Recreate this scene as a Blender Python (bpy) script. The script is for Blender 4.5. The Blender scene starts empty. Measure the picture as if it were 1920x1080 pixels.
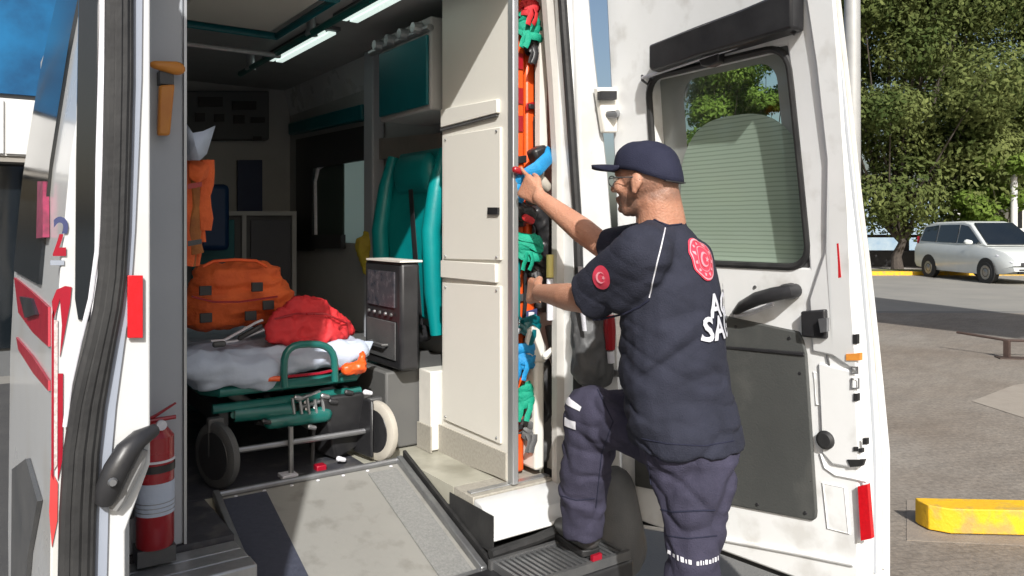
import bpy, bmesh, math, random
from mathutils import Vector, Matrix, noise
from mathutils.bvhtree import BVHTree
random.seed(7)
R = math.radians
# ------------------------------------------------------------------ camera, world, sun, exposure
# World axes follow the ambulance: +Y is its forward direction, +X its right side; Z up, metres.
TH = R(34.9); CT, ST = math.cos(TH), math.sin(TH)
FPX, CX, HY, CH = 1450.0, 960.0, 425.0, 1.6          # focal length, centre and horizon in photo pixels, eye height
sc = bpy.context.scene
COL = sc.collection
cam = bpy.data.objects.new('camera', bpy.data.cameras.new('camera'))
COL.objects.link(cam); sc.camera = cam
cam.location = (0, 0, CH); cam.rotation_euler = (R(90), 0, -TH)
cam.data.sensor_width = 36; cam.data.lens = FPX/1920*36
cam.data.shift_y = -(540-HY)/1920
cam.data.clip_start = .05; cam.data.clip_end = 2000
SUN = Vector((.55, 1, -.80)).normalized()
w = bpy.data.worlds.new('World'); sc.world = w; w.use_nodes = True
nt = w.node_tree; bg = nt.nodes['Background']
sky = nt.nodes.new('ShaderNodeTexSky'); sky.sky_type = 'NISHITA'; sky.sun_disc = False
sky.sun_elevation = math.asin(-SUN.z); sky.sun_rotation = math.atan2(-SUN.x, -SUN.y) % (2*math.pi)
sky.air_density = 1.1; sky.dust_density = 4.0
nt.links.new(sky.outputs[0], bg.inputs[0]); bg.inputs[1].default_value = .105
sl = bpy.data.lights.new('sun', 'SUN'); sl.energy = 5.0; sl.angle = R(.9); sl.color = (1, .985, .955)
so = bpy.data.objects.new('sun', sl); COL.objects.link(so)
so.rotation_euler = SUN.to_track_quat('-Z', 'Y').to_euler(); so.location = (-5, -10, 12)
vs = sc.view_settings; vs.view_transform = 'Standard'; vs.look = 'None'; vs.exposure = .12; vs.gamma = 1; vs.use_curve_mapping = False
sc.cycles.max_bounces = 8; sc.cycles.transparent_max_bounces = 12

# ------------------------------------------------------------------ geometry helpers
def ray(px, py):
    return Vector(((px-CX)/FPX*CT+ST, -(px-CX)/FPX*ST+CT, -(py-HY)/FPX))     # at unit depth
def W(px, py, D): return Vector((0, 0, CH)) + ray(px, py)*D
def PV(px, py, v): r = ray(px, py); return W(px, py, v/r.y)
def PU(px, py, u): r = ray(px, py); return W(px, py, u/r.x)
def PZ(px, py, z): return W(px, py, (CH-z)*FPX/(py-HY))
def CW(xc, yc, z=0): return Vector((CT*xc+ST*yc, -ST*xc+CT*yc, z))
FWD = Vector((ST, CT, 0)); RGT = Vector((CT, -ST, 0)); UP = Vector((0, 0, 1))

class MB:
    def __init__(s): s.v = []; s.f = []
    def add(s, vs, fs):
        o = len(s.v); s.v += [Vector(p) for p in vs]; s.f += [tuple(i+o for i in f) for f in fs]; return s
    def box(s, a, b, M=None):
        x0, y0, z0 = a; x1, y1, z1 = b
        vs = [Vector(p) for p in ((x0,y0,z0),(x1,y0,z0),(x1,y1,z0),(x0,y1,z0),(x0,y0,z1),(x1,y0,z1),(x1,y1,z1),(x0,y1,z1))]
        if M: vs = [M @ p for p in vs]
        return s.add(vs, [(0,3,2,1),(4,5,6,7),(0,1,5,4),(1,2,6,5),(2,3,7,6),(3,0,4,7)])
    def prism(s, pts, off):
        n = len(pts); off = Vector(off)
        return s.add(list(pts)+[Vector(p)+off for p in pts], [tuple(range(n)), tuple(range(2*n-1, n-1, -1))]+[(i, (i+1) % n+0, (i+1) % n+n, i+n) for i in range(n)])
    def tube(s, path, r, n=10, closed=False, flat=1.0, flatdir=None):
        path = [Vector(p) for p in path]; m = len(path); rs = r if isinstance(r, (list, tuple)) else [r]*m
        vs = []; prev = None
        for i, p in enumerate(path):
            if closed: t = (path[(i+1) % m]-path[i-1]).normalized()
            else: t = (path[min(i+1, m-1)]-path[max(i-1, 0)]).normalized()
            ref = Vector(flatdir) if flatdir is not None else (prev if prev is not None else (UP if abs(t.z) < .9 else Vector((1, 0, 0))))
            a = (ref-t*ref.dot(t))
            if a.length < 1e-4: a = t.orthogonal()
            a.normalize(); b = t.cross(a); prev = a
            for k in range(n):
                q = 2*math.pi*k/n
                vs.append(p+a*math.cos(q)*rs[i]*flat+b*math.sin(q)*rs[i])
        fs = []
        for i in range(m if closed else m-1):
            j = (i+1) % m
            for k in range(n): fs.append((i*n+k, i*n+(k+1) % n, j*n+(k+1) % n, j*n+k))
        if not closed: fs += [tuple(range(n-1, -1, -1)), tuple(range((m-1)*n, m*n))]
        return s.add(vs, fs)
    def lathe(s, c, axis, prof, n=24):                # prof: (distance along axis, radius)
        axis = Vector(axis).normalized(); a = axis.orthogonal().normalized(); b = axis.cross(a); vs = []; m = len(prof)
        for h, r in prof:
            for k in range(n):
                q = 2*math.pi*k/n; vs.append(Vector(c)+axis*h+(a*math.cos(q)+b*math.sin(q))*max(r, 1e-4))
        fs = [(i*n+k, i*n+(k+1) % n, (i+1)*n+(k+1) % n, (i+1)*n+k) for i in range(m-1) for k in range(n)]
        fs += [tuple(range(n-1, -1, -1)), tuple(range((m-1)*n, m*n))]
        return s.add(vs, fs)
    def ell(s, c, ax, n=12):                          # ax: three axis vectors with lengths
        vs = []; fs = []; m = n//2+1; c = Vector(c)
        for i in range(m):
            p = math.pi*i/(m-1)
            for k in range(n):
                q = 2*math.pi*k/n
                vs.append(c+ax[0]*math.sin(p)*math.cos(q)+ax[1]*math.sin(p)*math.sin(q)+ax[2]*math.cos(p))
        for i in range(m-1):
            for k in range(n): fs.append((i*n+k, (i+1)*n+k, (i+1)*n+(k+1) % n, i*n+(k+1) % n))
        return s.add(vs, fs)
    def hull(s, pts):
        bm = bmesh.new()
        for p in pts: bm.verts.new(p)
        r = bmesh.ops.convex_hull(bm, input=bm.verts)
        bmesh.ops.delete(bm, geom=list({g for g in r['geom_interior']+r['geom_unused'] if isinstance(g, bmesh.types.BMVert)}), context='VERTS')
        bm.verts.index_update()
        s.add([q.co.copy() for q in bm.verts], [tuple(q.index for q in f.verts) for f in bm.faces]); bm.free(); return s
    def cap(s, a, b, ra, rb, n=12):                   # tapered capsule, hull of two ellipsoids; ra/rb = radius or axis triple
        def sp(c, r):
            ax = r if isinstance(r, (list, tuple)) else (Vector((r,0,0)), Vector((0,r,0)), Vector((0,0,r)))
            m = MB(); m.ell(c, ax, n); return m.v
        return s.hull(sp(a, ra)+sp(b, rb))
    def mesh(s, name, weld=True):
        me = bpy.data.meshes.new(name); me.from_pydata([tuple(p) for p in s.v], [], s.f)
        bm = bmesh.new(); bm.from_mesh(me)
        if weld: bmesh.ops.remove_doubles(bm, verts=bm.verts, dist=1e-5)
        bmesh.ops.recalc_face_normals(bm, faces=bm.faces); bm.to_mesh(me); bm.free()
        return me

def origin(o):
    p = Vector((0, 0, 0))
    while o: p += o.location; o = o.parent
    return p
def link(name, me, m, parent=None, smooth=True, bevel=0, ang=35, at=None):
    me.materials.clear(); me.materials.append(m)
    if smooth:
        me.shade_smooth(); me.set_sharp_from_angle(angle=R(ang))
    o = bpy.data.objects.new(name, me); COL.objects.link(o)
    if parent is not None:
        o.parent = parent; me.transform(Matrix.Translation(-origin(parent)))
    elif at is not None:
        me.transform(Matrix.Translation(-Vector(at))); o.location = at
    if bevel:
        b = o.modifiers.new('bevel', 'BEVEL'); b.width = bevel; b.segments = 2; b.limit_method = 'ANGLE'; b.angle_limit = R(40); b.harden_normals = False
    return o
def part(name, mb, m, parent, label=None, **k):
    o = link(name, mb.mesh(name), m, parent, **k)
    if label: o['label'] = label
    return o
def tag(o, label, cat, group=None, kind=None):
    o['label'] = label; o['category'] = cat
    if group: o['group'] = group
    if kind: o['kind'] = kind
    return o
def thing(name, loc, label, cat, group=None):
    o = bpy.data.objects.new(name, None); COL.objects.link(o); o.location = loc; o.empty_display_size = .1
    return tag(o, label, cat, group)
def solo(name, mb, m, at, label, cat, group=None, **k):
    return tag(link(name, mb.mesh(name), m, at=at, **k), label, cat, group)
def struct(name, mb, m, parent=None, **k):
    o = link(name, mb.mesh(name), m, parent, **k)
    if parent is None: o['kind'] = 'structure'
    return o

# ------------------------------------------------------------------ materials
def mat(name, col, rough=.5, metal=0, col2=None, scale=8, amt=.5, bump=0, bscale=60, spec=.5, detail=5, coat=0, coords='Object', stretch=None, dirt=None):
    m = bpy.data.materials.new(name); m.use_nodes = True; t = m.node_tree; b = t.nodes['Principled BSDF']
    b.inputs['Base Color'].default_value = (*col, 1); b.inputs['Roughness'].default_value = rough; b.inputs['Metallic'].default_value = metal
    b.inputs['Specular IOR Level'].default_value = spec; b.inputs['Coat Weight'].default_value = coat; b.inputs['Coat Roughness'].default_value = .08
    tc = t.nodes.new('ShaderNodeTexCoord'); vec = tc.outputs[coords]
    if stretch:
        mp = t.nodes.new('ShaderNodeMapping'); mp.inputs['Scale'].default_value = stretch; t.links.new(vec, mp.inputs[0]); vec = mp.outputs[0]
    if col2 is not None:
        n = t.nodes.new('ShaderNodeTexNoise'); n.inputs['Scale'].default_value = scale; n.inputs['Detail'].default_value = detail; n.inputs['Roughness'].default_value = .6
        r = t.nodes.new('ShaderNodeValToRGB'); r.color_ramp.elements[0].position = .5-amt*.4; r.color_ramp.elements[1].position = .5+amt*.4
        r.color_ramp.elements[0].color = (*col, 1); r.color_ramp.elements[1].color = (*col2, 1)
        t.links.new(vec, n.inputs['Vector']); t.links.new(n.outputs['Fac'], r.inputs[0]); out = r.outputs[0]
        if dirt:
            n2 = t.nodes.new('ShaderNodeTexNoise'); n2.inputs['Scale'].default_value = dirt[1]; n2.inputs['Detail'].default_value = 8
            r2 = t.nodes.new('ShaderNodeValToRGB'); r2.color_ramp.elements[0].position = .52; r2.color_ramp.elements[1].position = .68
            r2.color_ramp.elements[0].color = (0,0,0,1); r2.color_ramp.elements[1].color = (dirt[2],)*3+(1,)
            mx = t.nodes.new('ShaderNodeMix'); mx.data_type = 'RGBA'; mx.inputs['B'].default_value = (*dirt[0], 1)
            t.links.new(vec, n2.inputs['Vector']); t.links.new(n2.outputs['Fac'], r2.inputs[0]); t.links.new(r2.outputs[0], mx.inputs['Factor'])
            t.links.new(out, mx.inputs['A']); out = mx.outputs['Result']
        t.links.new(out, b.inputs['Base Color'])
        mr = t.nodes.new('ShaderNodeMapRange'); mr.inputs['To Min'].default_value = max(rough-.08, .02); mr.inputs['To Max'].default_value = min(rough+.1, 1)
        t.links.new(n.outputs['Fac'], mr.inputs[0]); t.links.new(mr.outputs[0], b.inputs['Roughness'])
    if bump:
        n = t.nodes.new('ShaderNodeTexNoise'); n.inputs['Scale'].default_value = bscale; n.inputs['Detail'].default_value = 6
        bp = t.nodes.new('ShaderNodeBump'); bp.inputs['Strength'].default_value = bump; bp.inputs['Distance'].default_value = .01
        t.links.new(vec, n.inputs['Vector']); t.links.new(n.outputs['Fac'], bp.inputs['Height']); t.links.new(bp.outputs[0], b.inputs['Normal'])
    return m
def lin(r, g, b): return tuple(((c/255)/12.92 if c/255 <= .04045 else ((c/255+.055)/1.055)**2.4) for c in (r, g, b))
M = {}
M['paint'] = mat('white_paint', (.60,.61,.615), .28, col2=(.53,.54,.54), scale=3, amt=.9, coat=.5, bump=.02, bscale=9, dirt=((.45,.42,.36), 5, .35))  # white kept darker so panels facing the sun stay below clipping
M['paint_lifted'] = mat('inner_white_lifted', (.83,.84,.84), .4, col2=(.76,.77,.76), scale=6, amt=.8, coat=.15, bump=.03, bscale=20, dirt=((.42,.40,.36), 9, .4))  # same white, lightened in colour to make up for grazing sun
M['rubber'] = mat('black_rubber', (.012,.012,.013), .55, col2=(.03,.03,.03), scale=12, bump=.1)
M['greypl'] = mat('dark_grey_plastic', (.06,.062,.065), .5, col2=(.09,.09,.09), scale=10, bump=.15, bscale=200)
M['blackpl'] = mat('black_plastic', (.015,.015,.017), .38, col2=(.03,.03,.032), scale=9, bump=.05)
M['lining'] = mat('charcoal_door_lining', (.050,.053,.052), .62, col2=(.075,.078,.074), scale=3.5, amt=.9, bump=.12, bscale=150, dirt=((.13,.13,.12), 7, .3))
M['trim'] = mat('pale_grey_trim', (.40,.42,.45), .5, col2=(.35,.37,.40), scale=4, amt=.8, bump=.05, bscale=80)
M['beige'] = mat('cream_laminate', (.72,.70,.64), .42, col2=(.67,.65,.59), scale=3, amt=.9, bump=.04, bscale=60)
M['beige2'] = mat('cream_jamb_trim', (.56,.545,.51), .5, col2=(.46,.44,.41), scale=7, amt=.7, bump=.05)
M['kick'] = mat('grey_speckled_kick', (.30,.28,.24), .6, col2=(.40,.38,.33), scale=90, amt=.5, bump=.1)
M['floor'] = mat('speckled_vinyl_floor', (.34,.33,.27), .42, col2=(.47,.46,.39), scale=9, amt=.9, bump=.08, bscale=120, dirt=((.17,.16,.12), 4, .6))
M['floordark'] = mat('dark_rubber_floor', (.035,.037,.045), .5, col2=(.06,.06,.07), scale=14, bump=.1, dirt=((.2,.19,.17), 16, .3))
M['alu'] = mat('brushed_aluminium', (.52,.53,.54), .38, metal=.75, col2=(.42,.43,.44), scale=30, bump=.05, stretch=(1,1,.05))
M['ramp'] = mat('worn_ramp_plate', (.36,.355,.33), .5, metal=.3, col2=(.29,.285,.265), scale=3, amt=1.0, bump=.12, bscale=50, dirt=((.15,.14,.12), 14, .35))
M['rampedge'] = mat('ramp_side_mesh', (.22,.225,.22), .6, metal=.3, col2=(.32,.32,.31), scale=110, amt=.5, bump=.3, bscale=260)
M['steel'] = mat('dull_steel', (.35,.36,.37), .4, metal=.8, col2=(.25,.25,.26), scale=12)
M['wall'] = mat('grey_wall_liner', (.40,.40,.395), .6, col2=(.33,.33,.325), scale=2.5, bump=.05)
M['wall2'] = mat('dark_front_cabinet', (.10,.105,.11), .6, col2=(.08,.085,.09), scale=3, bump=.05)
M['teal'] = mat('teal_vinyl', (.0,.27,.27), .4, col2=(.0,.21,.22), scale=5, bump=.15, bscale=25)
M['tealdark'] = mat('teal_cabinet_door', (.0,.13,.15), .35, col2=(.0,.10,.12), scale=3)
M['tealpaint'] = mat('teal_tube_paint', (.01,.15,.125), .3, col2=(.01,.10,.09), scale=8, coat=.3)
M['orange'] = mat('orange_plastic', (.80,.11,.015), .38, col2=(.68,.08,.012), scale=8, bump=.05)
M['orangecloth'] = mat('orange_bag_cloth', (.72,.13,.025), .75, col2=(.55,.085,.02), scale=12, bump=.5, bscale=60)
M['brownorange'] = mat('amber_cloth', (.42,.15,.03), .75, col2=(.22,.07,.02), scale=14, bump=.5, bscale=50)
M['red'] = mat('red_bag_cloth', (.62,.025,.03), .7, col2=(.45,.018,.025), scale=9, bump=.4, bscale=50)
M['redstripe'] = mat('red_reflective_film', (.34,.006,.022), .35, col2=(.26,.005,.018), scale=20)
M['reflector'] = mat('red_reflector', (.62,.008,.015), .2, col2=(.48,.005,.01), scale=120, coat=.6)
M['extred'] = mat('extinguisher_red', (.35,.012,.02), .28, col2=(.28,.01,.015), scale=6, coat=.4)
M['green'] = mat('green_webbing', (.0,.33,.2), .7, col2=(.0,.24,.15), scale=30, bump=.4, bscale=200)
M['blue'] = mat('blue_webbing', (.01,.28,.60), .6, col2=(.01,.20,.45), scale=30, bump=.4, bscale=200)
M['navy'] = mat('navy_cloth', lin(46,48,61), .88, col2=lin(39,41,52), scale=14, bump=.35, bscale=240, spec=.25)
M['trouser'] = mat('indigo_trouser_cloth', lin(64,62,80), .88, col2=lin(53,52,67), scale=11, bump=.35, bscale=240, spec=.25)
M['capcloth'] = mat('dark_cap_cloth', lin(40,42,60), .85, col2=lin(33,35,52), scale=14, bump=.3, bscale=300, spec=.25)
M['skin'] = mat('skin', (.50,.27,.18), .5, col2=(.38,.165,.10), scale=16, amt=1.0, bump=.3, bscale=160, detail=8)
M['skin'].node_tree.nodes['Principled BSDF'].inputs['Subsurface Weight'].default_value = .12
M['skin'].node_tree.nodes['Principled BSDF'].inputs['Subsurface Radius'].default_value = (.02,.008,.004)
_t = M['skin'].node_tree; _b = _t.nodes['Principled BSDF']; _l = _b.inputs['Base Color'].links[0].from_socket
_a = _t.nodes.new('ShaderNodeAttribute'); _a.attribute_name = 'stubble'; _m = _t.nodes.new('ShaderNodeMix'); _m.data_type = 'RGBA'; _m.inputs['B'].default_value = (.075,.055,.045,1)
_t.links.new(_a.outputs['Fac'], _m.inputs['Factor']); _t.links.new(_l, _m.inputs['A']); _t.links.new(_m.outputs['Result'], _b.inputs['Base Color'])
M['hair'] = mat('dark_hair', (.05,.04,.035), .8, col2=(.12,.1,.085), scale=90, bump=.4, bscale=300)
M['sheet'] = mat('pale_blue_sheet', (.52,.58,.68), .7, col2=(.40,.46,.58), scale=7, amt=.8, bump=.5, bscale=18)
M['whitepl'] = mat('white_plastic', (.72,.70,.64), .45, col2=(.62,.6,.55), scale=9, bump=.04)
M['silver'] = mat('silver_reflective', (.75,.75,.78), .45, col2=(.6,.6,.66), scale=60)
M['yellow'] = mat('yellow_vest_cloth', (.50,.42,.03), .7, col2=(.35,.25,.03), scale=9, bump=.3)
M['gold'] = mat('amber_hammer_plastic', (.60,.24,.03), .4, col2=(.5,.17,.03), scale=9)
M['kerbyellow'] = mat('yellow_kerb_paint', (.85,.50,.01), .6, col2=(.70,.40,.02), scale=7, amt=.8, bump=.4, bscale=40, dirt=((.33,.26,.12), 9, .7))
M['concrete'] = mat('grey_concrete', (.32,.30,.27), .85, col2=(.24,.225,.20), scale=5, amt=.9, bump=.4, bscale=50)
M['asphalt'] = mat('asphalt', (.21,.205,.19), .9, col2=(.16,.155,.145), scale=1.2, amt=.9, bump=.4, bscale=90, dirt=((.30,.28,.25), .5, .6))
M['asphaltdk'] = mat('dark_asphalt', (.045,.045,.048), .9, col2=(.06,.06,.06), scale=3, bump=.4, bscale=90)
M['slab'] = mat('pale_concrete_patch', (.40,.365,.32), .85, col2=(.33,.30,.265), scale=4, bump=.3, bscale=60)
M['grass'] = mat('grass', (.10,.13,.03), .9, col2=(.19,.17,.06), scale=1.5, amt=.8, bump=.6, bscale=30)
M['bark'] = mat('bark', (.09,.075,.06), .9, col2=(.05,.04,.035), scale=12, bump=.8, bscale=20)
M['darkmetal'] = mat('dark_brown_metal', (.05,.035,.03), .5, col2=(.08,.05,.04), scale=10)
M['pole'] = mat('galvanised_pole', (.42,.42,.41), .5, metal=.2, col2=(.35,.35,.34), scale=6)
M['carpaint'] = mat('car_white_paint', (.66,.69,.68), .3, col2=(.6,.63,.62), scale=2, coat=.6)
M['tyre'] = mat('tyre_rubber', (.02,.02,.02), .75, col2=(.035,.035,.035), scale=20)
M['wheelwhite'] = mat('cream_castor_rubber', (.50,.47,.41), .5, col2=(.40,.37,.32), scale=9)
M['bldwhite'] = mat('white_fascia_panel', (.62,.62,.61), .5, col2=(.55,.55,.54), scale=2)
M['blueroof'] = mat('pale_blue_cladding', (.20,.30,.42), .5, col2=(.35,.42,.48), scale=1.5)
M['pinkprint'] = mat('pink_red_print', (.62,.05,.09), .6, col2=(.52,.035,.07), scale=40)
M['palepink'] = mat('pale_pink_print', (.75,.32,.36), .6, col2=(.68,.25,.3), scale=40)
M['whiteprint'] = mat('white_print', (.62,.63,.68), .6, col2=(.52,.53,.58), scale=60)
M['navyprint'] = mat('navy_print', (.03,.04,.12), .5, col2=(.05,.06,.15), scale=20)
M['lens'] = mat('amber_orange_strip', (.75,.3,.05), .4, col2=(.6,.22,.04), scale=20)

def glassmat(name, col, rough=.03, alpha=.35, ior=1.45):
    m = bpy.data.materials.new(name); m.use_nodes = True; t = m.node_tree; t.nodes.clear()
    out = t.nodes.new('ShaderNodeOutputMaterial'); tr = t.nodes.new('ShaderNodeBsdfTransparent'); gl = t.nodes.new('ShaderNodeBsdfGlossy')
    fr = t.nodes.new('ShaderNodeFresnel'); mx = t.nodes.new('ShaderNodeMixShader'); tr.inputs[0].default_value = (*col, 1)
    n = t.nodes.new('ShaderNodeTexNoise'); n.inputs['Scale'].default_value = 3; mr = t.nodes.new('ShaderNodeMapRange')
    mr.inputs['To Min'].default_value = rough; mr.inputs['To Max'].default_value = rough+.05
    t.links.new(n.outputs['Fac'], mr.inputs[0]); t.links.new(mr.outputs[0], gl.inputs['Roughness'])
    fr.inputs[0].default_value = ior
    t.links.new(fr.outputs[0], mx.inputs[0]); t.links.new(tr.outputs[0], mx.inputs[1]); t.links.new(gl.outputs[0], mx.inputs[2]); t.links.new(mx.outputs[0], out.inputs[0])
    return m
M['glass'] = glassmat('tinted_glass', (.80,.92,.82))
M['darkglass'] = mat('dark_tinted_glass', (.006,.009,.012), .04, col2=(.01,.013,.016), scale=2, spec=.8)
M['blueglass'] = mat('blue_curtain_glass', (.01,.14,.32), .18, col2=(.004,.03,.09), scale=1.2, spec=.35)
def film(name, col, trans, opacity, lines=True):
    m = bpy.data.materials.new(name); m.use_nodes = True; t = m.node_tree; t.nodes.clear(); N = t.nodes.new; L = t.links.new
    out = N('ShaderNodeOutputMaterial'); df = N('ShaderNodeBsdfDiffuse'); tl = N('ShaderNodeBsdfTranslucent'); tr = N('ShaderNodeBsdfTransparent'); gl = N('ShaderNodeBsdfGlossy')
    m1 = N('ShaderNodeMixShader'); m2 = N('ShaderNodeMixShader'); m3 = N('ShaderNodeMixShader')
    tc = N('ShaderNodeTexCoord'); wv = N('ShaderNodeTexWave'); wv.bands_direction = 'Z'; wv.inputs['Scale'].default_value = 22; wv.inputs['Distortion'].default_value = .6; wv.inputs['Detail'].default_value = 2
    rp = N('ShaderNodeValToRGB'); rp.color_ramp.elements[0].color = tuple(c*(.72 if lines else 1) for c in col)+(1,); rp.color_ramp.elements[1].color = (*col, 1)
    rp.color_ramp.elements[1].position = .35
    L(tc.outputs['Object'], wv.inputs[0]); L(wv.outputs['Fac'], rp.inputs[0]); L(rp.outputs[0], df.inputs[0]); L(rp.outputs[0], tl.inputs[0])
    m1.inputs[0].default_value = trans; L(df.outputs[0], m1.inputs[1]); L(tl.outputs[0], m1.inputs[2])
    m2.inputs[0].default_value = opacity; L(tr.outputs[0], m2.inputs[1]); L(m1.outputs[0], m2.inputs[2])
    gl.inputs['Roughness'].default_value = .25; m3.inputs[0].default_value = .05; L(m2.outputs[0], m3.inputs[1]); L(gl.outputs[0], m3.inputs[2]); L(m3.outputs[0], out.inputs[0])
    return m
M['film'] = film('frosted_green_film', (.40,.50,.40), .35, .94)
M['dots'] = film('grey_glass_border', (.34,.35,.33), .3, .97, False)
M['frost'] = film('frosted_side_pane', (.80,.90,.84), .75, 1.0, False)
def emis(name, col, s):
    m = bpy.data.materials.new(name); m.use_nodes = True; t = m.node_tree; b = t.nodes['Principled BSDF']
    b.inputs['Base Color'].default_value = (*col, 1); b.inputs['Emission Color'].default_value = (*col, 1); b.inputs['Emission Strength'].default_value = s
    n = t.nodes.new('ShaderNodeTexNoise'); n.inputs['Scale'].default_value = 30; mr = t.nodes.new('ShaderNodeMapRange'); mr.inputs['To Min'].default_value = s*.8; mr.inputs['To Max'].default_value = s*1.1
    t.links.new(n.outputs['Fac'], mr.inputs[0]); t.links.new(mr.outputs[0], b.inputs['Emission Strength'])
    return m
M['led'] = emis('lit_lamp_diffuser', (.80,.95,.88), .85)
def leafmat(name, a, b):
    m = bpy.data.materials.new(name); m.use_nodes = True; t = m.node_tree; t.nodes.clear(); N = t.nodes.new; L = t.links.new
    out = N('ShaderNodeOutputMaterial'); df = N('ShaderNodeBsdfDiffuse'); tl = N('ShaderNodeBsdfTranslucent'); mx = N('ShaderNodeMixShader'); mx.inputs[0].default_value = .35
    at = N('ShaderNodeAttribute'); at.attribute_name = 'tone'; rp = N('ShaderNodeValToRGB')
    rp.color_ramp.elements[0].color = (*a, 1); rp.color_ramp.elements[1].color = (*b, 1)
    L(at.outputs['Fac'], rp.inputs[0]); L(rp.outputs[0], df.inputs[0]); L(rp.outputs[0], tl.inputs[0]); L(df.outputs[0], mx.inputs[1]); L(tl.outputs[0], mx.inputs[2]); L(mx.outputs[0], out.inputs[0])
    return m
M['leaf'] = leafmat('leaf_green', (.06,.09,.028), (.21,.24,.085))
M['leafb'] = leafmat('leaf_bright', (.07,.13,.02), (.22,.30,.07))
# ------------------------------------------------------------------ setting: ground, road, paving
def sheet(name, pts, z, m, thick=0):
    mb = MB(); mb.add([Vector((p.x, p.y, z)) for p in pts], [tuple(range(len(pts)))])
    me = mb.mesh(name); o = link(name, me, m, smooth=False); o['kind'] = 'structure'
    if me.polygons[0].normal.z < 0: me.flip_normals()
    return o
pvb = None
g = sheet('ground', [Vector((-600,-600)), Vector((900,-600)), Vector((900,900)), Vector((-600,900))], 0, M['asphalt'])
sheet('far_ground', [CW(-40,31), CW(90,31), CW(90,70), CW(-40,70)], .004, M['grass'])
sheet('road', [CW(-10,14.6), CW(60,14.6), CW(60,25.5), CW(-10,25.5)], .004, mat('light_road', (.29,.275,.245), .85, col2=(.20,.195,.18), scale=.6, amt=.8, bump=.3, bscale=60, stretch=(1,1,1), dirt=((.29,.275,.24), .35, .8)))
sheet('far_pavement', [CW(-10,27.4), CW(60,27.4), CW(60,31), CW(-10,31)], .008, M['slab'])
mb = MB(); mb.prism([CW(-10,25.6), CW(60,25.6), CW(60,27.3), CW(-10,27.3)], (0,0,.1)); struct('verge', mb, M['grass'])
kb = struct('verge_kerb', MB().prism([CW(-10,25.35), CW(60,25.35), CW(60,25.6), CW(-10,25.6)], (0,0,.13)), M['kerbyellow'])
sheet('left_roadway', [Vector((-12,3.5)), Vector((3,3.5)), Vector((3,9.4)), Vector((-12,9.4))], .004, M['asphaltdk'])
sheet('left_pavement', [Vector((-5,-3)), Vector((.9,-3)), Vector((.9,3.4)), Vector((-5,3.4))], .004, M['asphalt'])
def pave_mat():
    m = bpy.data.materials.new('worn_brown_paving'); m.use_nodes = True; t = m.node_tree; N = t.nodes.new; L = t.links.new; b = t.nodes['Principled BSDF']; b.inputs['Roughness'].default_value = .88
    tc = N('ShaderNodeTexCoord'); mp = N('ShaderNodeMapping'); mp.inputs['Rotation'].default_value = (0,0,R(26)); L(tc.outputs['Object'], mp.inputs[0])
    def noise_(sc_, d=8, st=None):
        n = N('ShaderNodeTexNoise'); n.inputs['Scale'].default_value = sc_; n.inputs['Detail'].default_value = d; n.inputs['Roughness'].default_value = .65
        if st: q = N('ShaderNodeMapping'); q.inputs['Scale'].default_value = st; q.inputs['Rotation'].default_value = (0,0,R(-50)); L(tc.outputs['Object'], q.inputs[0]); L(q.outputs[0], n.inputs[0])
        else: L(tc.outputs['Object'], n.inputs[0])
        return n.outputs['Fac']
    def ramp(f, p0, c0, p1, c1):
        r = N('ShaderNodeValToRGB'); r.color_ramp.elements[0].position = p0; r.color_ramp.elements[0].color = (*c0,1); r.color_ramp.elements[1].position = p1; r.color_ramp.elements[1].color = (*c1,1); L(f, r.inputs[0]); return r.outputs[0]
    def mix(a, b_, f, mode='MULTIPLY'):
        x = N('ShaderNodeMix'); x.data_type = 'RGBA'; x.blend_type = mode; x.inputs['Factor'].default_value = f if not hasattr(f,'node') else 0
        if hasattr(f,'node'): L(f, x.inputs['Factor'])
        L(a, x.inputs['A']); L(b_, x.inputs['B']); return x.outputs['Result']
    c = ramp(noise_(.45), .35, (.215,.18,.145), .68, (.29,.265,.23))
    c = mix(c, ramp(noise_(2.2,8,(1,3.2,1)), .38, (.80,.79,.78), .60, (1.06,1.05,1.03)), .6)
    c = mix(c, ramp(noise_(38,4), .35, (.72,.71,.70), .62, (1.12,1.11,1.1)), .8)
    bk = N('ShaderNodeTexBrick'); bk.inputs['Scale'].default_value = 4.2; bk.inputs['Mortar Size'].default_value = .03; bk.inputs['Mortar Smooth'].default_value = .6; bk.inputs['Color1'].default_value = (1,1,1,1); bk.inputs['Color2'].default_value = (.84,.83,.82,1); bk.inputs['Mortar'].default_value = (.62,.6,.58,1); L(mp.outputs[0], bk.inputs[0])
    c = mix(c, bk.outputs['Color'], .42)
    L(c, b.inputs['Base Color'])
    bp = N('ShaderNodeBump'); bp.inputs['Strength'].default_value = .5; bp.inputs['Distance'].default_value = .012; L(noise_(30,6), bp.inputs['Height']); L(bp.outputs[0], b.inputs['Normal'])
    return m
sheet('pavement', [CW(1.4,1.4), CW(14,1.4), CW(14,14.3), CW(1.4,14.3)], .006, pave_mat())
sheet('pale_patch', [PZ(1822,754,0), PZ(1900,724,0), PZ(2000,708,0), PZ(2010,812,0), PZ(1915,784,0)], .010, mat('pale_worn_slab', (.34,.30,.25), .88, col2=(.27,.235,.195), scale=6, amt=.9, bump=.4, bscale=40))
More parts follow.
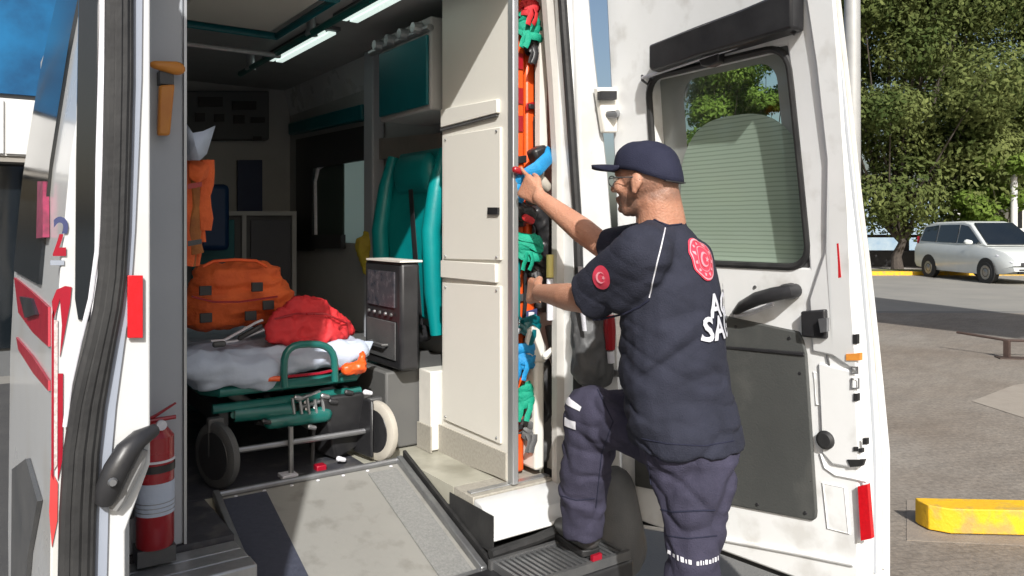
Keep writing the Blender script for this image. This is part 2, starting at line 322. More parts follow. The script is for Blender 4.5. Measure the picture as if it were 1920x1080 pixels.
# yellow kerb stones
ks = struct('kerb', MB().prism([PZ(1700,1016,0), PZ(2250,1040,0), PZ(2250,960,0), PZ(1700,940,0)], (0,0,.009)), mat('dirty_gutter', (.19,.155,.13), .9, col2=(.30,.26,.21), scale=7, amt=.9, bump=.4))
p0 = PZ(1742, 1000, .015); p1 = PZ(2300, 1012, .015); dk = (p1-p0); Lk = dk.length; dk.normalize(); nk = Vector((-dk.y, dk.x, 0))
if nk.dot(FWD) < 0: nk = -nk
for i in range(3):
    a0 = p0+dk*(i*.6+.0015); b0 = p0+dk*((i+1)*.6-.0015)
    if i == 0: pts = [a0+nk*.12, a0+nk*.05+dk*.02, a0+dk*.11, b0, b0+nk*.16, a0+nk*.16]
    else: pts = [a0, b0, b0+nk*.16, a0+nk*.16]
    part('kerb_stone', MB().prism(pts, (0,0,.128)), M['kerbyellow'], ks, bevel=.005)
# low dark metal rail on the right
lr = thing('low_metal_rail', PZ(1890, 672, 0), 'low dark brown metal rail with one short leg on the paving at the right edge', 'rail')
b0 = PZ(1888, 672, 0)
part('leg', MB().box((-.03,-.03,0), (.03,.03,.22), Matrix.Translation(b0)), M['darkmetal'], lr)
part('rail', MB().tube([b0+Vector((0,0,.25))-RGT*.32+FWD*.5, b0+Vector((0,0,.22)), b0+Vector((0,0,.22))+RGT*1.3-FWD*.3], .016), M['darkmetal'], lr)
part('base_plate_or_shadow', MB().box((-.12,-.12,.006), (1.3,.05,.02), Matrix.Translation(b0) @ Matrix.Rotation(-TH-.2, 4, 'Z')), M['darkmetal'], lr)  # thin dark slab standing in for the shadow on the ground under the rail

# ------------------------------------------------------------------ trees
def tree(label, base, H, rad, trunk_h, n, size, m, blobs=16, seed=1, squash=.75, cat='tree', grp=None):
    rnd = random.Random(seed); t = thing('tree', base, label, cat, grp)
    mb = MB(); base = Vector(base)
    tr = .022*H*.6
    pts = [base+Vector((rnd.uniform(-.1,.1)*k, rnd.uniform(-.1,.1)*k, trunk_h*k*.35)) for k in range(0, 5)]
    mb.tube(pts, [tr*1.3, tr, tr*.85, tr*.7, tr*.5], 10)
    cz = (H+trunk_h)/2; ch = (H-trunk_h)/2
    cl = []
    for b in range(blobs):
        th = rnd.uniform(0, 6.28); rr = rad*math.sqrt(rnd.random())*.8; zz = rnd.uniform(-1, 1)
        k = math.sqrt(max(0, 1-zz*zz*.85))
        c = base+Vector((math.cos(th)*rr*k, math.sin(th)*rr*k, cz+zz*ch*.85)); cl.append((c, rad*rnd.uniform(.22,.42)))
        mb.tube([pts[2+b % 3], (pts[3]+c)/2+Vector((0,0,-.3)), c], [tr*.32, tr*.2, tr*.06], 6)
    part('trunk', mb, M['bark'], t)
    vs = []; fs = []; tn = []
    for i in range(n):
        c, r = cl[rnd.randrange(len(cl))]
        d = Vector((rnd.gauss(0,1), rnd.gauss(0,1), rnd.gauss(0,1))).normalized()
        p = c+Vector((d.x*r, d.y*r, d.z*r*squash))*(rnd.uniform(.25, 1.0)**.5)*(1+.25*noise.noise(c+d*1.7))
        nn = (d+Vector((rnd.uniform(-1,1), rnd.uniform(-1,1), rnd.uniform(-.3,1)))*.8).normalized()
        a = nn.orthogonal().normalized(); a.rotate(Matrix.Rotation(rnd.uniform(0,6.28), 3, nn)); b = nn.cross(a); s = size*rnd.uniform(.5,1.3)
        o = len(vs); vs += [p-a*s, p+b*s*.5-nn*s*.12, p+a*s, p-b*s*.5-nn*s*.12]; fs.append((o,o+1,o+2,o+3))
        tn.append(max(0, min(1, .5+.6*noise.noise(p*.8)+rnd.uniform(-.25,.25))))
    me = bpy.data.meshes.new('crown'); me.from_pydata([tuple(q) for q in vs], [], fs); aa = me.attributes.new('tone', 'FLOAT', 'FACE'); aa.data.foreach_set('value', tn)
    link('crown', me, m, t, smooth=False)
    return t
tg = 'leafy trees beyond the road'
tree('tallest full green tree just right of the grey lamp post', CW(14.2,28.5), 13.5, 4.6, 1.5, 70000, .105, M['leaf'], 46, 3, grp=tg)
tree('broad green tree rising behind the white parked car', CW(19.5,30.5), 14.0, 5.0, 1.7, 70000, .105, M['leaf'], 46, 5, grp=tg)
tree('dark leafy tree at the right edge of the photo behind the white post', CW(24.0,29.5), 13.0, 4.4, 1.6, 32000, .11, M['leaf'], 30, 6, grp=tg)
tree('small young tree with a round low crown behind the white car', CW(16.9,27.0), 4.3, 1.5, 1.5, 9000, .10, M['leafb'], 16, 8, grp=tg)
tree('bright green tree seen through the window of the right rear door, left half', CW(9.8,36), 9.6, 2.9, 1.0, 34000, .11, M['leafb'], 30, 11, grp=tg)
tree('bright green tree seen through the window of the right rear door, right half', CW(13.0,39), 11.0, 3.0, 1.0, 34000, .11, M['leafb'], 30, 12, grp=tg)
# fence, far building, truck, white post
fn = thing('fence', CW(13,31.5), 'dark rail fence on posts across the grass behind the parked car', 'fence')
for i in range(9):
    p = CW(12.5+i*1.9, 32.0); part('post', MB().box((-.09,-.09,0), (.09,.09,1.75), Matrix.Translation(p)), M['darkmetal'], fn)
for z in (.5, 1.15): part('rail', MB().prism([CW(12,32.05,z), CW(30,32.05,z), CW(30,32.12,z), CW(12,32.12,z)], (0,0,.12)), M['darkmetal'], fn)
hw = struct('low_wall', MB().prism([CW(12,30.7), CW(32,30.7), CW(32,31), CW(12,31)], (0,0,.62)), M['asphaltdk'])
del hw['kind']; tag(hw, 'low dark wall running behind the white parked car below the fence', 'wall')
fb = thing('far_building', CW(22,50), 'low pale blue building glimpsed under the trees beyond the fence', 'building')
part('wall', MB().prism([CW(21,50), CW(27.8,50), CW(27.8,54), CW(21,54)], (0,0,2.2)), M['blueroof'], fb)
part('roof', MB().prism([CW(20.7,49.6,2.2), CW(28,49.6,2.2), CW(28,54.3,2.2), CW(20.7,54.3,2.2)], (0,0,1.3)), M['blueroof'], fb)
fb = thing('far_shed', CW(29,50), 'low white building under the trees behind the small round tree', 'building')
part('wall', MB().prism([CW(28.6,50), CW(34,50), CW(34,54), CW(28.6,54)], (0,0,2.9)), M['bldwhite'], fb)
part('roof', MB().prism([CW(28.4,49.7,2.9), CW(34.3,49.7,2.9), CW(34.3,54.3,2.9), CW(28.4,54.3,2.9)], (0,0,.3)), M['whitepl'], fb)
tk = thing('truck', CW(17.6,27.8), 'white box truck cab partly hidden behind the parked car and white post', 'truck')
def tkp(x0, x1, z0, z1, y0=27.6, y1=29): return MB().prism([CW(x0,y0,z0), CW(x1,y0,z0), CW(x1,y1,z0), CW(x0,y1,z0)], (0,0,z1-z0))
part('cab', MB().prism([CW(17.25,27.6,.5), CW(19.3,27.6,.5), CW(19.3,27.6,2.75), CW(17.9,27.6,2.75), CW(17.45,27.6,2.35), CW(17.2,27.6,1.5)], FWD*1.6), M['bldwhite'], tk, bevel=.05)
part('window', tkp(17.75,18.2,1.55,2.2,27.58,27.6), M['darkglass'], tk)
part('windscreen', MB().prism([CW(17.19,27.8,1.6), CW(17.43,27.8,2.3), CW(17.43,29.0,2.3), CW(17.19,29.0,1.6)], -RGT*.01), M['darkglass'], tk)
part('cargo_box', tkp(19.4,23,.9,3.1), M['whitepl'], tk)
for x in (17.9, 21.8):
    wh = part('wheel', MB().lathe(CW(x,27.56,.45), FWD, [(0,.2),(0,.43),(.03,.45),(.25,.45)]), M['tyre'], tk)
wp = solo('white_post', MB().lathe(CW(17.2,26.5,0), UP, [(0,.13),(0.05,.11),(3.3,.105),(3.32,.04),(4.0,.03)], 16), M['bldwhite'], CW(17.2,26.5,0), 'slim white post with a thin tip standing right of the parked car', 'post')
lp = thing('lamp_post', CW(638/FPX*9.5, 9.5), 'tall grey metal lamp post rising behind the open right door', 'lamp post')
part('pole', MB().lathe(CW(638/FPX*9.5, 9.5,0), UP, [(0,.11),(1,.10),(8,.085)], 20), M['pole'], lp)
part('base_plate_or_shadow', MB().box((-.18,-.18,0.012),(.18,.18,.04), Matrix.Translation(CW(638/FPX*9.5, 9.5,0))), M['pole'], lp)
# ------------------------------------------------------------------ parked white car
cf = CW(.05,-1); cf.z = 0; cf.normalize()
cm = CW(14.2,23.25)
car = thing('parked_car', cm, 'white estate car parked side-on across the road at the right', 'car')
cr = Vector((cf.y, -cf.x, 0))                       # right side of the car
def cp(l, wd, z):
    z = z+max(0, z-.5)*.15
    return cm+cf*l+cr*wd+Vector((0,0,z))
prof = [(-2.2,.45,.62,.84),(-2.17,.32,.98,.88),(-1.4,.25,1.0,.90),(0,.24,.97,.90),(.85,.24,1.0,.90),(1.5,.25,.93,.88),(2.0,.3,.83,.84),(2.24,.38,.66,.72)]
mb = MB(); sec = []
for l, zb, zt, hw_ in prof:
    sec.append([cp(l,-hw_*.93,zb), cp(l,-hw_,zb+.14), cp(l,-hw_,zt-.16), cp(l,-hw_*.92,zt), cp(l,hw_*.92,zt), cp(l,hw_,zt-.16), cp(l,hw_,zb+.14), cp(l,hw_*.93,zb)])
vs_ = [p for s in sec for p in s]; n8 = 8
fs_ = [(i*8+k, i*8+(k+1) % 8, (i+1)*8+(k+1) % 8, (i+1)*8+k) for i in range(len(sec)-1) for k in range(8)]+[tuple(range(8)), tuple(range(len(vs_)-8, len(vs_)))[::-1]]
mb.add(vs_, fs_)
part('body', mb, M['carpaint'], car, bevel=.04)
gh = [(-2.15,.95,.80),(-1.98,1.48,.66),(-1.4,1.58,.64),(.0,1.60,.64),(.35,1.54,.63),(1.25,.98,.80)]
lo = [cp(-2.16,-.8,.95), cp(1.3,-.8,.95), cp(1.3,.8,.95), cp(-2.16,.8,.95)]
top = [cp(-1.95,.62,1.5), cp(-1.4,.64,1.6), cp(0,.64,1.62), cp(.35,.63,1.56)]
gm = MB(); A = [cp(l, -w2, z) for l, z, w2 in gh]; B = [cp(l, w2, z) for l, z, w2 in gh]
gm.add(A+B, [tuple(range(6)), tuple(range(11,5,-1))]+[(i, i+1, i+7, i+6) for i in range(5)]+[(5,0,6,11)])
part('roof', gm, M['carpaint'], car, bevel=.05)
for sgn in (-1, 1):
    def sw(l, z): return cp(l, sgn*(.80-(z-.95)*.26+.015), z)
    for pts in ([(-1.98,1.06),(-1.85,1.44),(-1.15,1.50),(-1.15,1.04)], [(-1.08,1.04),(-1.08,1.50),(-.12,1.51),(-.12,1.03)], [(-.05,1.03),(-.05,1.51),(.3,1.47),(1.02,1.03)]):
        part('side_window', MB().prism([sw(*q) for q in pts], cr*.012*sgn), M['darkglass'], car)
part('windscreen', MB().prism([cp(.40,-.58,1.54), cp(.40,.58,1.54), cp(1.24,.74,1.01), cp(1.24,-.74,1.01)], cf*.02+UP*.02), M['darkglass'], car)
for sgn in (-1, 1):
    part('headlight', MB().hull([cp(2.0,sgn*.62,.72), cp(2.24,sgn*.55,.62), cp(2.22,sgn*.73,.60), cp(1.75,sgn*.86,.78), cp(1.95,sgn*.80,.62), cp(1.8,sgn*.85,.66)]), M['silver'], car)
    part('mirror', MB().cap(cp(.75,sgn*.93,1.06), cp(.75,sgn*1.04,1.07), .07, .08, 8), M['carpaint'], car)
    part('tail_light', MB().box((-.03,-.04,0),(.03,.04,.42), Matrix.Translation(cp(-2.17,sgn*.74,.82))), M['redstripe'], car)
    for l in (-1.37, 1.37):
        part('wheel_arch', MB().lathe(cp(l,sgn*.885,.34), cr*sgn, [(0,.30),(0,.385),(.018,.385),(.018,.30)], 28), M['tyre'], car)
        wh = part('wheel', MB().lathe(cp(l,sgn*.70,.31), cr*sgn, [(0,.2),(0,.29),(.03,.31),(.19,.31),(.215,.28),(.21,.21)], 28), M['tyre'], car)
        part('rim', MB().lathe(cp(l,sgn*.905,.31), cr*sgn, [(0,.205),(.012,.20),(.004,.12),(.012,.05),(.02,.04)], 20), M['steel'], wh)
part('grille', MB().prism([cp(2.235,-.5,.60), cp(2.235,.5,.60), cp(2.255,.5,.52), cp(2.255,-.5,.52)], cf*.02), M['blackpl'], car)
part('lower_grille', MB().prism([cp(2.20,-.55,.44), cp(2.20,.55,.44), cp(2.17,.55,.30), cp(2.17,-.55,.30)], cf*.05), M['blackpl'], car)
for l in (-.10, -1.12): part('door_seam', MB().box((-.006,0,0),(.006,.004,.62), Matrix.Translation(cp(l,-.902,.42)) @ Matrix.Rotation(math.atan2(cf.y,cf.x),4,'Z')), M['blackpl'], car)
part('sill', MB().prism([cp(-1.0,-.885,.22), cp(1.0,-.885,.22), cp(1.0,-.885,.32), cp(-1.0,-.885,.32)], -cr*.02), M['greypl'], car)
# unseen roof added outside the frame, shaped to throw the long paving shadow
cy_ = thing('shadow_canopy', CW(8.2,7.3), 'unseen grey sheet roof on one post, added to cast the shadow on the paving', 'shadow_canopy')
part('roof', MB().prism([CW(8.9,11,4.5), CW(6.0,7.8,4.5), CW(7.9,4.6,4.5), CW(10.2,6.6,4.5)], (0,0,.12)), M['pole'], cy_)
part('post', MB().lathe(CW(8.2,7.3,0), UP, [(0,.2),(.04,.2),(.05,.09),(4.5,.09)], 16), M['pole'], cy_)

# ------------------------------------------------------------------ building at the far left
bl = thing('glass_building', (-3, 9.5, 0), 'office building with blue glass above a white fascia at the far left edge', 'building')
part('fascia', MB().box((-14,9.5,2.33),(3.4,12,2.92)), M['bldwhite'], bl)
for i in range(17): part('fascia_panel', MB().box((-14+i*1.02,9.47,2.35),(-14+i*1.02+1.0,9.497,2.90)), M['bldwhite'], bl)
part('wall', MB().box((-14,9.9,0),(3.4,12,2.33)), M['wall2'], bl)
for i in range(9): part('shop_window', MB().box((-13.8+i*1.9,9.86,.3),(-13.8+i*1.9+1.8,9.899,2.25)), M['darkglass'], bl)
part('soffit', MB().box((-14,9.52,2.27),(3.4,9.9,2.329)), M['concrete'], bl)
part('upper_wall', MB().box((-14,9.62,2.92),(3.4,12,9)), M['wall2'], bl)
for i in range(9):
    for j in range(4): part('window', MB().box((-13.9+i*1.92,9.57,2.98+j*1.5),(-13.9+i*1.92+1.86,9.618,2.98+j*1.5+1.44)), M['blueglass'], bl)

# ================================================================== AMBULANCE
amb = thing('ambulance', (1.15, 4.6, 0), 'white ambulance van with its rear doors wide open and a ramp in the doorway', 'ambulance')
VR = 2.19                                            # rear plane
def rail_pts(s): return s
# body shell: outer skin profile (u offset inward with height)
def lean(z):
    pts = [(0,0),(1.2,0),(1.7,.05),(2.2,.12),(2.6,.2),(2.8,.3)]
    for (z0,a0),(z1,a1) in zip(pts, pts[1:]):
        if z <= z1: return a0+(a1-a0)*(z-z0)/(z1-z0)
    return .3
zs = [.42,.7,1.0,1.2,1.45,1.7,1.95,2.2,2.4,2.6,2.72]
vsv = [2.24,3.2,4.0,5.05,6.3]
mb = MB()
for side in (0, 1):
    grid = []
    for v in vsv:
        row = []
        for z in zs:
            o = 2.04-lean(z) if side else .29+lean(z)*.6
            row.append(Vector((o, v, z)))
        grid.append(row)
    n = len(zs)
    off = len(mb.v); mb.v += [p for r_ in grid for p in r_]
    for i in range(len(vsv)-1):
        for k in range(n-1):
            v0, v1, z0, z1 = vsv[i], vsv[i+1], zs[k], zs[k+1]
            if side and v0 >= 3.2 and False: continue
            if side and i == 2 and 1.45 <= z0 < 2.2: continue           # side window opening
            mb.f.append((off+i*n+k, off+(i+1)*n+k, off+(i+1)*n+k+1, off+i*n+k+1))
part('side_panel', mb, M['paint'], amb)
part('roof', MB().box((.45,2.25,2.70),(1.80,6.3,2.78)).box((.33,2.19,2.55),(1.87,2.26,2.74)), M['paint'], amb, bevel=.02)
# cab
mb = MB(); secs = [(6.3,2.72,.30,0),(6.9,2.45,.30,0),(7.4,1.85,.36,.02),(7.9,1.2,.40,.04),(8.15,.9,.5,.1)]
vs_ = []
for v, zt, zb, ins in secs:
    vs_ += [(.29+ins,v,zb),(.29+ins,v,min(1.2,zt-.1)),(.29+ins+lean(zt)*.6+.03,v,zt),(2.04-ins-lean(zt)-.03,v,zt),(2.04-ins,v,min(1.2,zt-.1)),(2.04-ins,v,zb)]
mb.add(vs_, [(i*6+k, i*6+k+1, (i+1)*6+k+1, (i+1)*6+k) for i in range(4) for k in range(5)]+[tuple(range(24,30))])
part('cab', mb, M['paint'], amb)
part('windscreen', MB().prism([Vector((.55,7.0,2.38)), Vector((1.75,7.0,2.38)), Vector((1.9,7.75,1.42)), Vector((.45,7.75,1.42))], (0,.02,.02)), M['darkglass'], amb)
for u, sg in ((.30,-1),(2.03,1)):
    for v in (3.9, 7.2):
        wh = part('wheel', MB().lathe((u,v,.36), (sg,0,0), [(-.25,.2),(-.25,.34),(-.2,.36),(-.03,.36),(0,.33),(-.01,.22)], 28), M['tyre'], amb)
        part('rim', MB().lathe((u,v,.36), (sg,0,0), [(-.03,.21),(-.01,.2),(-.03,.1),(.0,.05)], 24), M['steel'], wh)
# floor with a recess for the ramp, sill plate, underbody
RU0, RU1, RV = .66, 1.44, 2.82
fl = part('floor', MB().box((.31,RV,.56),(1.88,6.2,.65)).box((RU1,2.44,.56),(1.88,RV,.65)), M['floor'], amb)
part('floor_mat', MB().box((.31,RV,.651),(RU0+.62,5.4,.655)).box((.31,2.44,.56),(RU0,RV,.654)), M['floordark'], amb)
for i in range(3): part('sill_strip', MB().box((.31,2.20+i*.08,.56),(RU0,2.272+i*.08,.648-.004*i)), M['alu'], amb, bevel=.006)
part('sill_strip', MB().box((RU1,2.302,.58),(1.80,2.438,.6505)), M['kick'], amb, bevel=.003)
part('sill_strip', MB().box((RU1+.01,2.33,.6506),(1.80,2.36,.656)), M['alu'], amb, bevel=.002)
part('sill', MB().prism([Vector((RU1,2.30,.645)), Vector((RU1,2.25,.64)), Vector((RU1,2.20,.600)), Vector((RU1,2.185,.54)), Vector((RU1,2.30,.53))], (.49,0,0)), M['paint'], amb, bevel=.006)
part('sill_end', MB().box((RU1-.004,2.17,.50),(RU1-.0005,2.46,.625)), M['rubber'], amb)
part('sill_lip', MB().box((RU1,2.172,.535),(1.93,2.19,.548)), M['paint_lifted'], amb, bevel=.006)
part('sill_rubber', MB().tube([Vector((RU1-.02,2.16,.505)), Vector((1.6,2.155,.515)), Vector((1.80,2.165,.53))], .018, 8), M['rubber'], amb)
part('underbody', MB().box((.34,2.30,.30),(1.98,6.2,.46)).box((RU0-.03,2.84,.40),(RU1+.03,2.9,.56)), M['blackpl'], amb)
part('recess_wall', MB().box((RU1,2.30,.44),(RU1+.012,RV,.578)), M['greypl'], amb)
part('recess_wall', MB().box((RU0-.012,2.2,.44),(RU0,RV,.558)), M['greypl'], amb)
# ramp: sloping plate, rails, dark side strips
rp = part('ramp', MB(), M['ramp'], amb) if False else None
def RP(u, s, h=0):                                    # s 0 at top hinge, 1 at lower end
    return Vector((u, 2.80-.62*s, .652-.215*s+h))
ramp = part('ramp', MB().prism([RP(.69,0), RP(1.41,0), RP(1.41,1), RP(.69,1)], (0,0,-.02)), M['ramp'], amb)
part('side_strip', MB().prism([RP(.715,.03,.002), RP(.865,.03,.002), RP(.865,.985,.002), RP(.715,.985,.002)], (0,0,.004)), mat('dark_grip_strip', (.035,.04,.06), .6, col2=(.05,.055,.08), scale=60, bump=.3), ramp)
part('side_strip', MB().prism([RP(1.255,.05,.002), RP(1.375,.05,.002), RP(1.375,.97,.002), RP(1.255,.97,.002)], (0,0,.004)), M['rampedge'], ramp, 'pale grey mesh strip')
for a_, b_ in ((.685,.708),(1.392,1.418)):
    part('side_rail', MB().prism([RP(a_,-.01,.0), RP(b_,-.01,.0), RP(b_,1.01,.0), RP(a_,1.01,.0)], (0,0,.028)), M['steel'], ramp, bevel=.004)
part('side_rail', MB().prism([RP(1.425,-.02,-.01), RP(1.438,-.02,-.01), RP(1.438,1.02,-.01), RP(1.425,1.02,-.01)], (0,0,.05)), M['rubber'], ramp, 'black outer rail')
part('hinge', MB().tube([RP(.70,-.012,.008), RP(1.42,-.012,.008)], .012, 10), M['steel'], ramp)
part('end_lip', MB().prism([RP(.69,.985,.001), RP(1.41,.985,.001), RP(1.41,1.02,.001), RP(.69,1.02,.001)], (0,0,.014)), M['steel'], ramp)
for k in range(7): part('screw', MB().lathe(RP(.76+.1*k,.02,.002), UP, [(0,.007),(.004,.006)], 8), M['silver'], ramp)
# bumper step with ribs
bst = part('bumper_step', MB().box((.62,1.93,.36),(1.86,2.16,.465)), M['blackpl'], amb, bevel=.015)
part('step_frame', MB().box((1.40,1.93,.466),(1.84,1.945,.497)).box((1.40,2.13,.466),(1.84,2.145,.497)), M['greypl'], bst)
for k in range(20):
    u = 1.41+k*.0215; part('tread_rib', MB().box((u,1.945,.466),(u+.011,2.13,.492)), M['steel'], bst)
part('bumper_corner', MB().cap(Vector((1.93,2.10,.42)), Vector((1.93,2.12,.60)), (Vector((.13,0,0)),Vector((0,.09,0)),Vector((0,0,.12))), (Vector((.10,0,0)),Vector((0,.07,0)),Vector((0,0,.12))), 20), M['greypl'], amb)
part('bumper_corner', MB().box((.28,2.0,.36),(.60,2.16,.58)), M['greypl'], amb, bevel=.04)
# rear frame: right pillar, seal, trim
def pvp(pts, v, d, name, m, parent=amb, label=None, **k): return part(name, MB().prism([PV(x,y,v) for x,y in pts], (0,d,0)), m, parent, label, **k)
pvp([(1078,-60),(1102,-60),(1112,60),(1128,200),(1142,330),(1154,500),(1160,700),(1166,930),(1100,950),(1094,500),(1086,250)], 2.19, .10, 'rear_pillar', M['paint'], bevel=.012)
pvp([(1054,-60),(1079,-60),(1087,250),(1095,500),(1101,950),(1076,950),(1075,500),(1070,250)], 2.215, .07, 'pillar_step', M['paint_lifted'])
part('door_seal', MB().tube([PV(x,y,2.20) for x,y in ((1050,-60),(1057,40),(1066,160),(1074,280),(1082,400),(1086,520),(1083,700),(1080,930))], .017, 10), M['rubber'], amb)
pvp([(1020,-60),(1056,-60),(1062,160),(1070,300),(1078,480),(1078,920),(1044,920),(1044,300),(1036,150)], 2.27, .03, 'pillar_trim', M['beige2'])
part('inner_wall', MB().box((1.86,2.30,.65),(1.90,3.1,2.6)), M['beige2'], amb)
pvp([(1112,165),(1150,165),(1150,250),(1125,250)], 2.175, -.025, 'door_hinge', M['whitepl'], bevel=.006)
pvp([(1120,172),(1150,172),(1150,188),(1120,188)], 2.15, -.02, 'hinge_pin', M['blackpl'])
part('left_pillar', MB().box((.30,2.19,.5),(.33,2.29,2.55)), M['paint'], amb)
# interior: liners
IZ = 2.58
part('ceiling', MB().box((.34,2.28,IZ),(1.88,5.5,IZ+.02)), M['wall'], amb)
mb = MB(); 
for (v0,v1,z0,z1) in ((3.1,4.07,.65,IZ),(4.07,4.98,.65,1.50),(4.07,4.98,2.04,IZ),(4.98,5.5,.65,IZ)): mb.box((1.88,v0,z0),(1.90,v1,z1))
part('right_wall', mb, M['wall'], amb)
part('left_wall', MB().box((.34,2.62,.65),(.36,5.5,IZ)), M['wall'], amb)
part('front_bulkhead', MB().box((.36,5.5,.65),(1.90,5.53,IZ)), M['wall'], amb)
# left interior post
part('left_post', MB().box((.345,2.45,.655),(.515,2.50,IZ)), M['trim'], amb, bevel=.006)
part('post_edge', MB().box((.516,2.445,.655),(.524,2.50,IZ)), M['alu'], amb)
part('left_cabinet', MB().box((.365,2.505,.66),(.50,5.3,IZ-.02)), M['wall'], amb)
# bulkhead cabinet
def bv(x0, y0, x1, y1, v, d, name, m, parent=amb, **k): return pvp([(x0,y0),(x1,y0),(x1,y1),(x0,y1)], v, d, name, m, parent, **k)
cb = bv(300,170,505,262,5.40,.10,'control_panel',M['wall2'],bevel=.01)
for x0,y0,x1,y1 in ((372,182,417,200),(435,190,480,206)): bv(x0,y0,x1,y1,5.385,-.01,'vent',M['rubber'],cb)
for x0,y0,x1,y1 in ((366,212,384,228),(402,214,420,228),(438,216,458,232),(470,220,496,230),(474,256,490,264)): bv(x0,y0,x1,y1,5.385,-.01,'switch',M['rubber'],cb)
lc = bv(300,402,556,720,5.05,.40,'front_cabinet',M['wall2'],bevel=.01)
bv(470,412,545,640,5.03,.012,'cabinet_door',mat('cabinet_door_grey',(.085,.085,.10),.5,col2=(.07,.07,.085),scale=3),lc,bevel=.004)
bv(360,412,440,640,5.03,.012,'cabinet_door',M['tealdark'],lc,bevel=.004)
for x in (458, 552): bv(x-4,402,x+4,640,5.01,.012,'frame_strip',M['wall'],lc)
bv(350,396,556,404,5.0,.03,'worktop_edge',M['wall'],lc)
bv(446,300,492,398,5.45,.03,'poster_panel',mat('navy_panel',(.01,.02,.07),.4,col2=(.015,.03,.09),scale=6),amb)
bv(372,345,432,470,4.6,.08,'jump_seat_back',mat('navy_vinyl',(.0,.02,.08),.5,col2=(.0,.03,.10),scale=4),amb,bevel=.03)
# right wall fittings (plane u=1.88)
def pup(pts, u, d, name, m, parent=amb, **k): return part(name, MB().prism([PU(x,y,u) for x,y in pts], (d,0,0)), m, parent, **k)
wf = pup([(553,230),(700,186),(700,470),(553,470)], 1.87, -.02, 'side_door', M['wall2'], bevel=.01) if False else None
pup([(553,232),(692,196),(692,226),(553,254)], 1.875, -.05, 'window_header', M['tealdark'], bevel=.01)
pup([(560,262),(690,236),(690,300),(590,316),(590,470),(560,470)], 1.875, -.02, 'window_surround', M['blackpl'])
wn = part('side_window', MB().box((1.885,4.07,1.50),(1.892,4.98,2.04)), M['frost'], amb)
part('window_rim', MB().tube([Vector((1.872,v,z)) for v,z in ((4.95,1.54),(4.96,1.9),(4.90,1.99),(4.7,2.02),(4.4,2.03),(4.16,2.03),(4.1,1.98),(4.09,1.8),(4.09,1.54))], .016, 8), M['silver'], wn)
part('blind', MB().box((1.872,4.50,1.52),(1.880,4.95,1.99)), mat('dark_green_blind',(.035,.055,.045),.6,col2=(.05,.07,.06),scale=30), wn)
pup([(592,440),(648,440),(648,466),(592,466)], 1.86, -.03, 'window_latch', M['blackpl'])
part('wall_post', MB().box((1.80,3.92,.65),(1.875,4.04,IZ)), M['trim'], amb, bevel=.01)
oc = part('overhead_cabinet', MB().box((1.60,2.90,2.10),(1.87,3.40,2.50)), M['wall'], amb, bevel=.01)
part('cabinet_door', MB().box((1.585,2.91,2.12),(1.599,3.38,2.42)), M['tealdark'], oc, bevel=.005)
part('wall_rail', MB().tube([Vector((1.60,2.9,2.45)), Vector((1.60,3.5,2.45))], .016), M['alu'], amb)
for k in range(4):
    part('rail_socket', MB().lathe((1.575,2.98+.13*k,2.46), (1,0,0), [(-.02,.022),(.02,.026)], 10), M['alu'], amb)
pup([(700,262),(832,250),(832,288),(700,300)], 1.86, -.02, 'wall_band', mat('warm_grey_band',(.26,.22,.19),.6,col2=(.2,.18,.16),scale=4), amb)
# attendant seat
st = part('attendant_seat', MB().box((1.66,3.30,1.04),(1.84,3.70,1.12)), M['blackpl'], amb, bevel=.03)
mb = MB(); 
mb.prism([Vector((1.80,3.16,1.15)), Vector((1.76,3.16,1.60)), Vector((1.83,3.16,1.98)), Vector((1.86,3.16,1.98)), Vector((1.86,3.16,1.15))], (0,.50,0))
part('backrest', mb, M['teal'], st, bevel=.03)
for y_ in (3.14, 3.68): part('bolster', MB().tube([Vector((1.765,y_,1.10)), Vector((1.745,y_,1.30)), Vector((1.735,y_,1.58)), Vector((1.77,y_,1.80)), Vector((1.81,y_,1.96))], [.030,.042,.045,.042,.030], 14), M['teal'], st)
part('headrest', MB().cap(Vector((1.80,3.28,1.86)), Vector((1.80,3.54,1.86)), (Vector((.05,0,0)),Vector((0,.06,0)),Vector((0,0,.10))), (Vector((.05,0,0)),Vector((0,.06,0)),Vector((0,0,.10))), 18), M['teal'], st)
part('seat_belt', MB().prism([Vector((1.735,3.22,1.14)), Vector((1.735,3.26,1.14)), Vector((1.735,3.36,1.78)), Vector((1.735,3.32,1.78))], (-.004,0,0)), M['blackpl'], st)
bx = part('monitor_case', MB().box((1.45,2.88,1.0),(1.54,3.24,1.45)), M['blackpl'], amb, bevel=.015)
part('case_screen', MB().box((1.442,2.93,1.26),(1.449,3.19,1.41)), mat('dark_screen',(.03,.035,.045),.25,col2=(.10,.09,.10),scale=30), bx)
part('case_panel', MB().box((1.442,2.92,1.04),(1.449,3.20,1.20)), M['greypl'], bx, bevel=.003)
for k_ in range(5): part('control_knob', MB().lathe((1.442,2.95+.055*k_,1.23), (-1,0,0), [(0,.009),(.008,.007)], 10), M['steel' if k_%2 else 'greypl'], bx)
part('case_edge', MB().box((1.44,2.87,1.452),(1.545,3.20,1.460)), M['whitepl'], bx)
part('case_handle', MB().tube([Vector((1.44,2.98,1.10)), Vector((1.42,2.99,1.10)), Vector((1.42,3.13,1.10)), Vector((1.44,3.14,1.10))], .006, 8), M['greypl'], bx)
part('wheel_box', MB().box((1.43,2.98,.655),(1.87,4.3,.985)), mat('charcoal_locker',(.09,.09,.09),.6,col2=(.11,.11,.105),scale=4), amb, bevel=.01)
part('locker', MB().box((1.58,2.86,.655),(1.87,2.97,.99)), M['whitepl'], amb, bevel=.006)
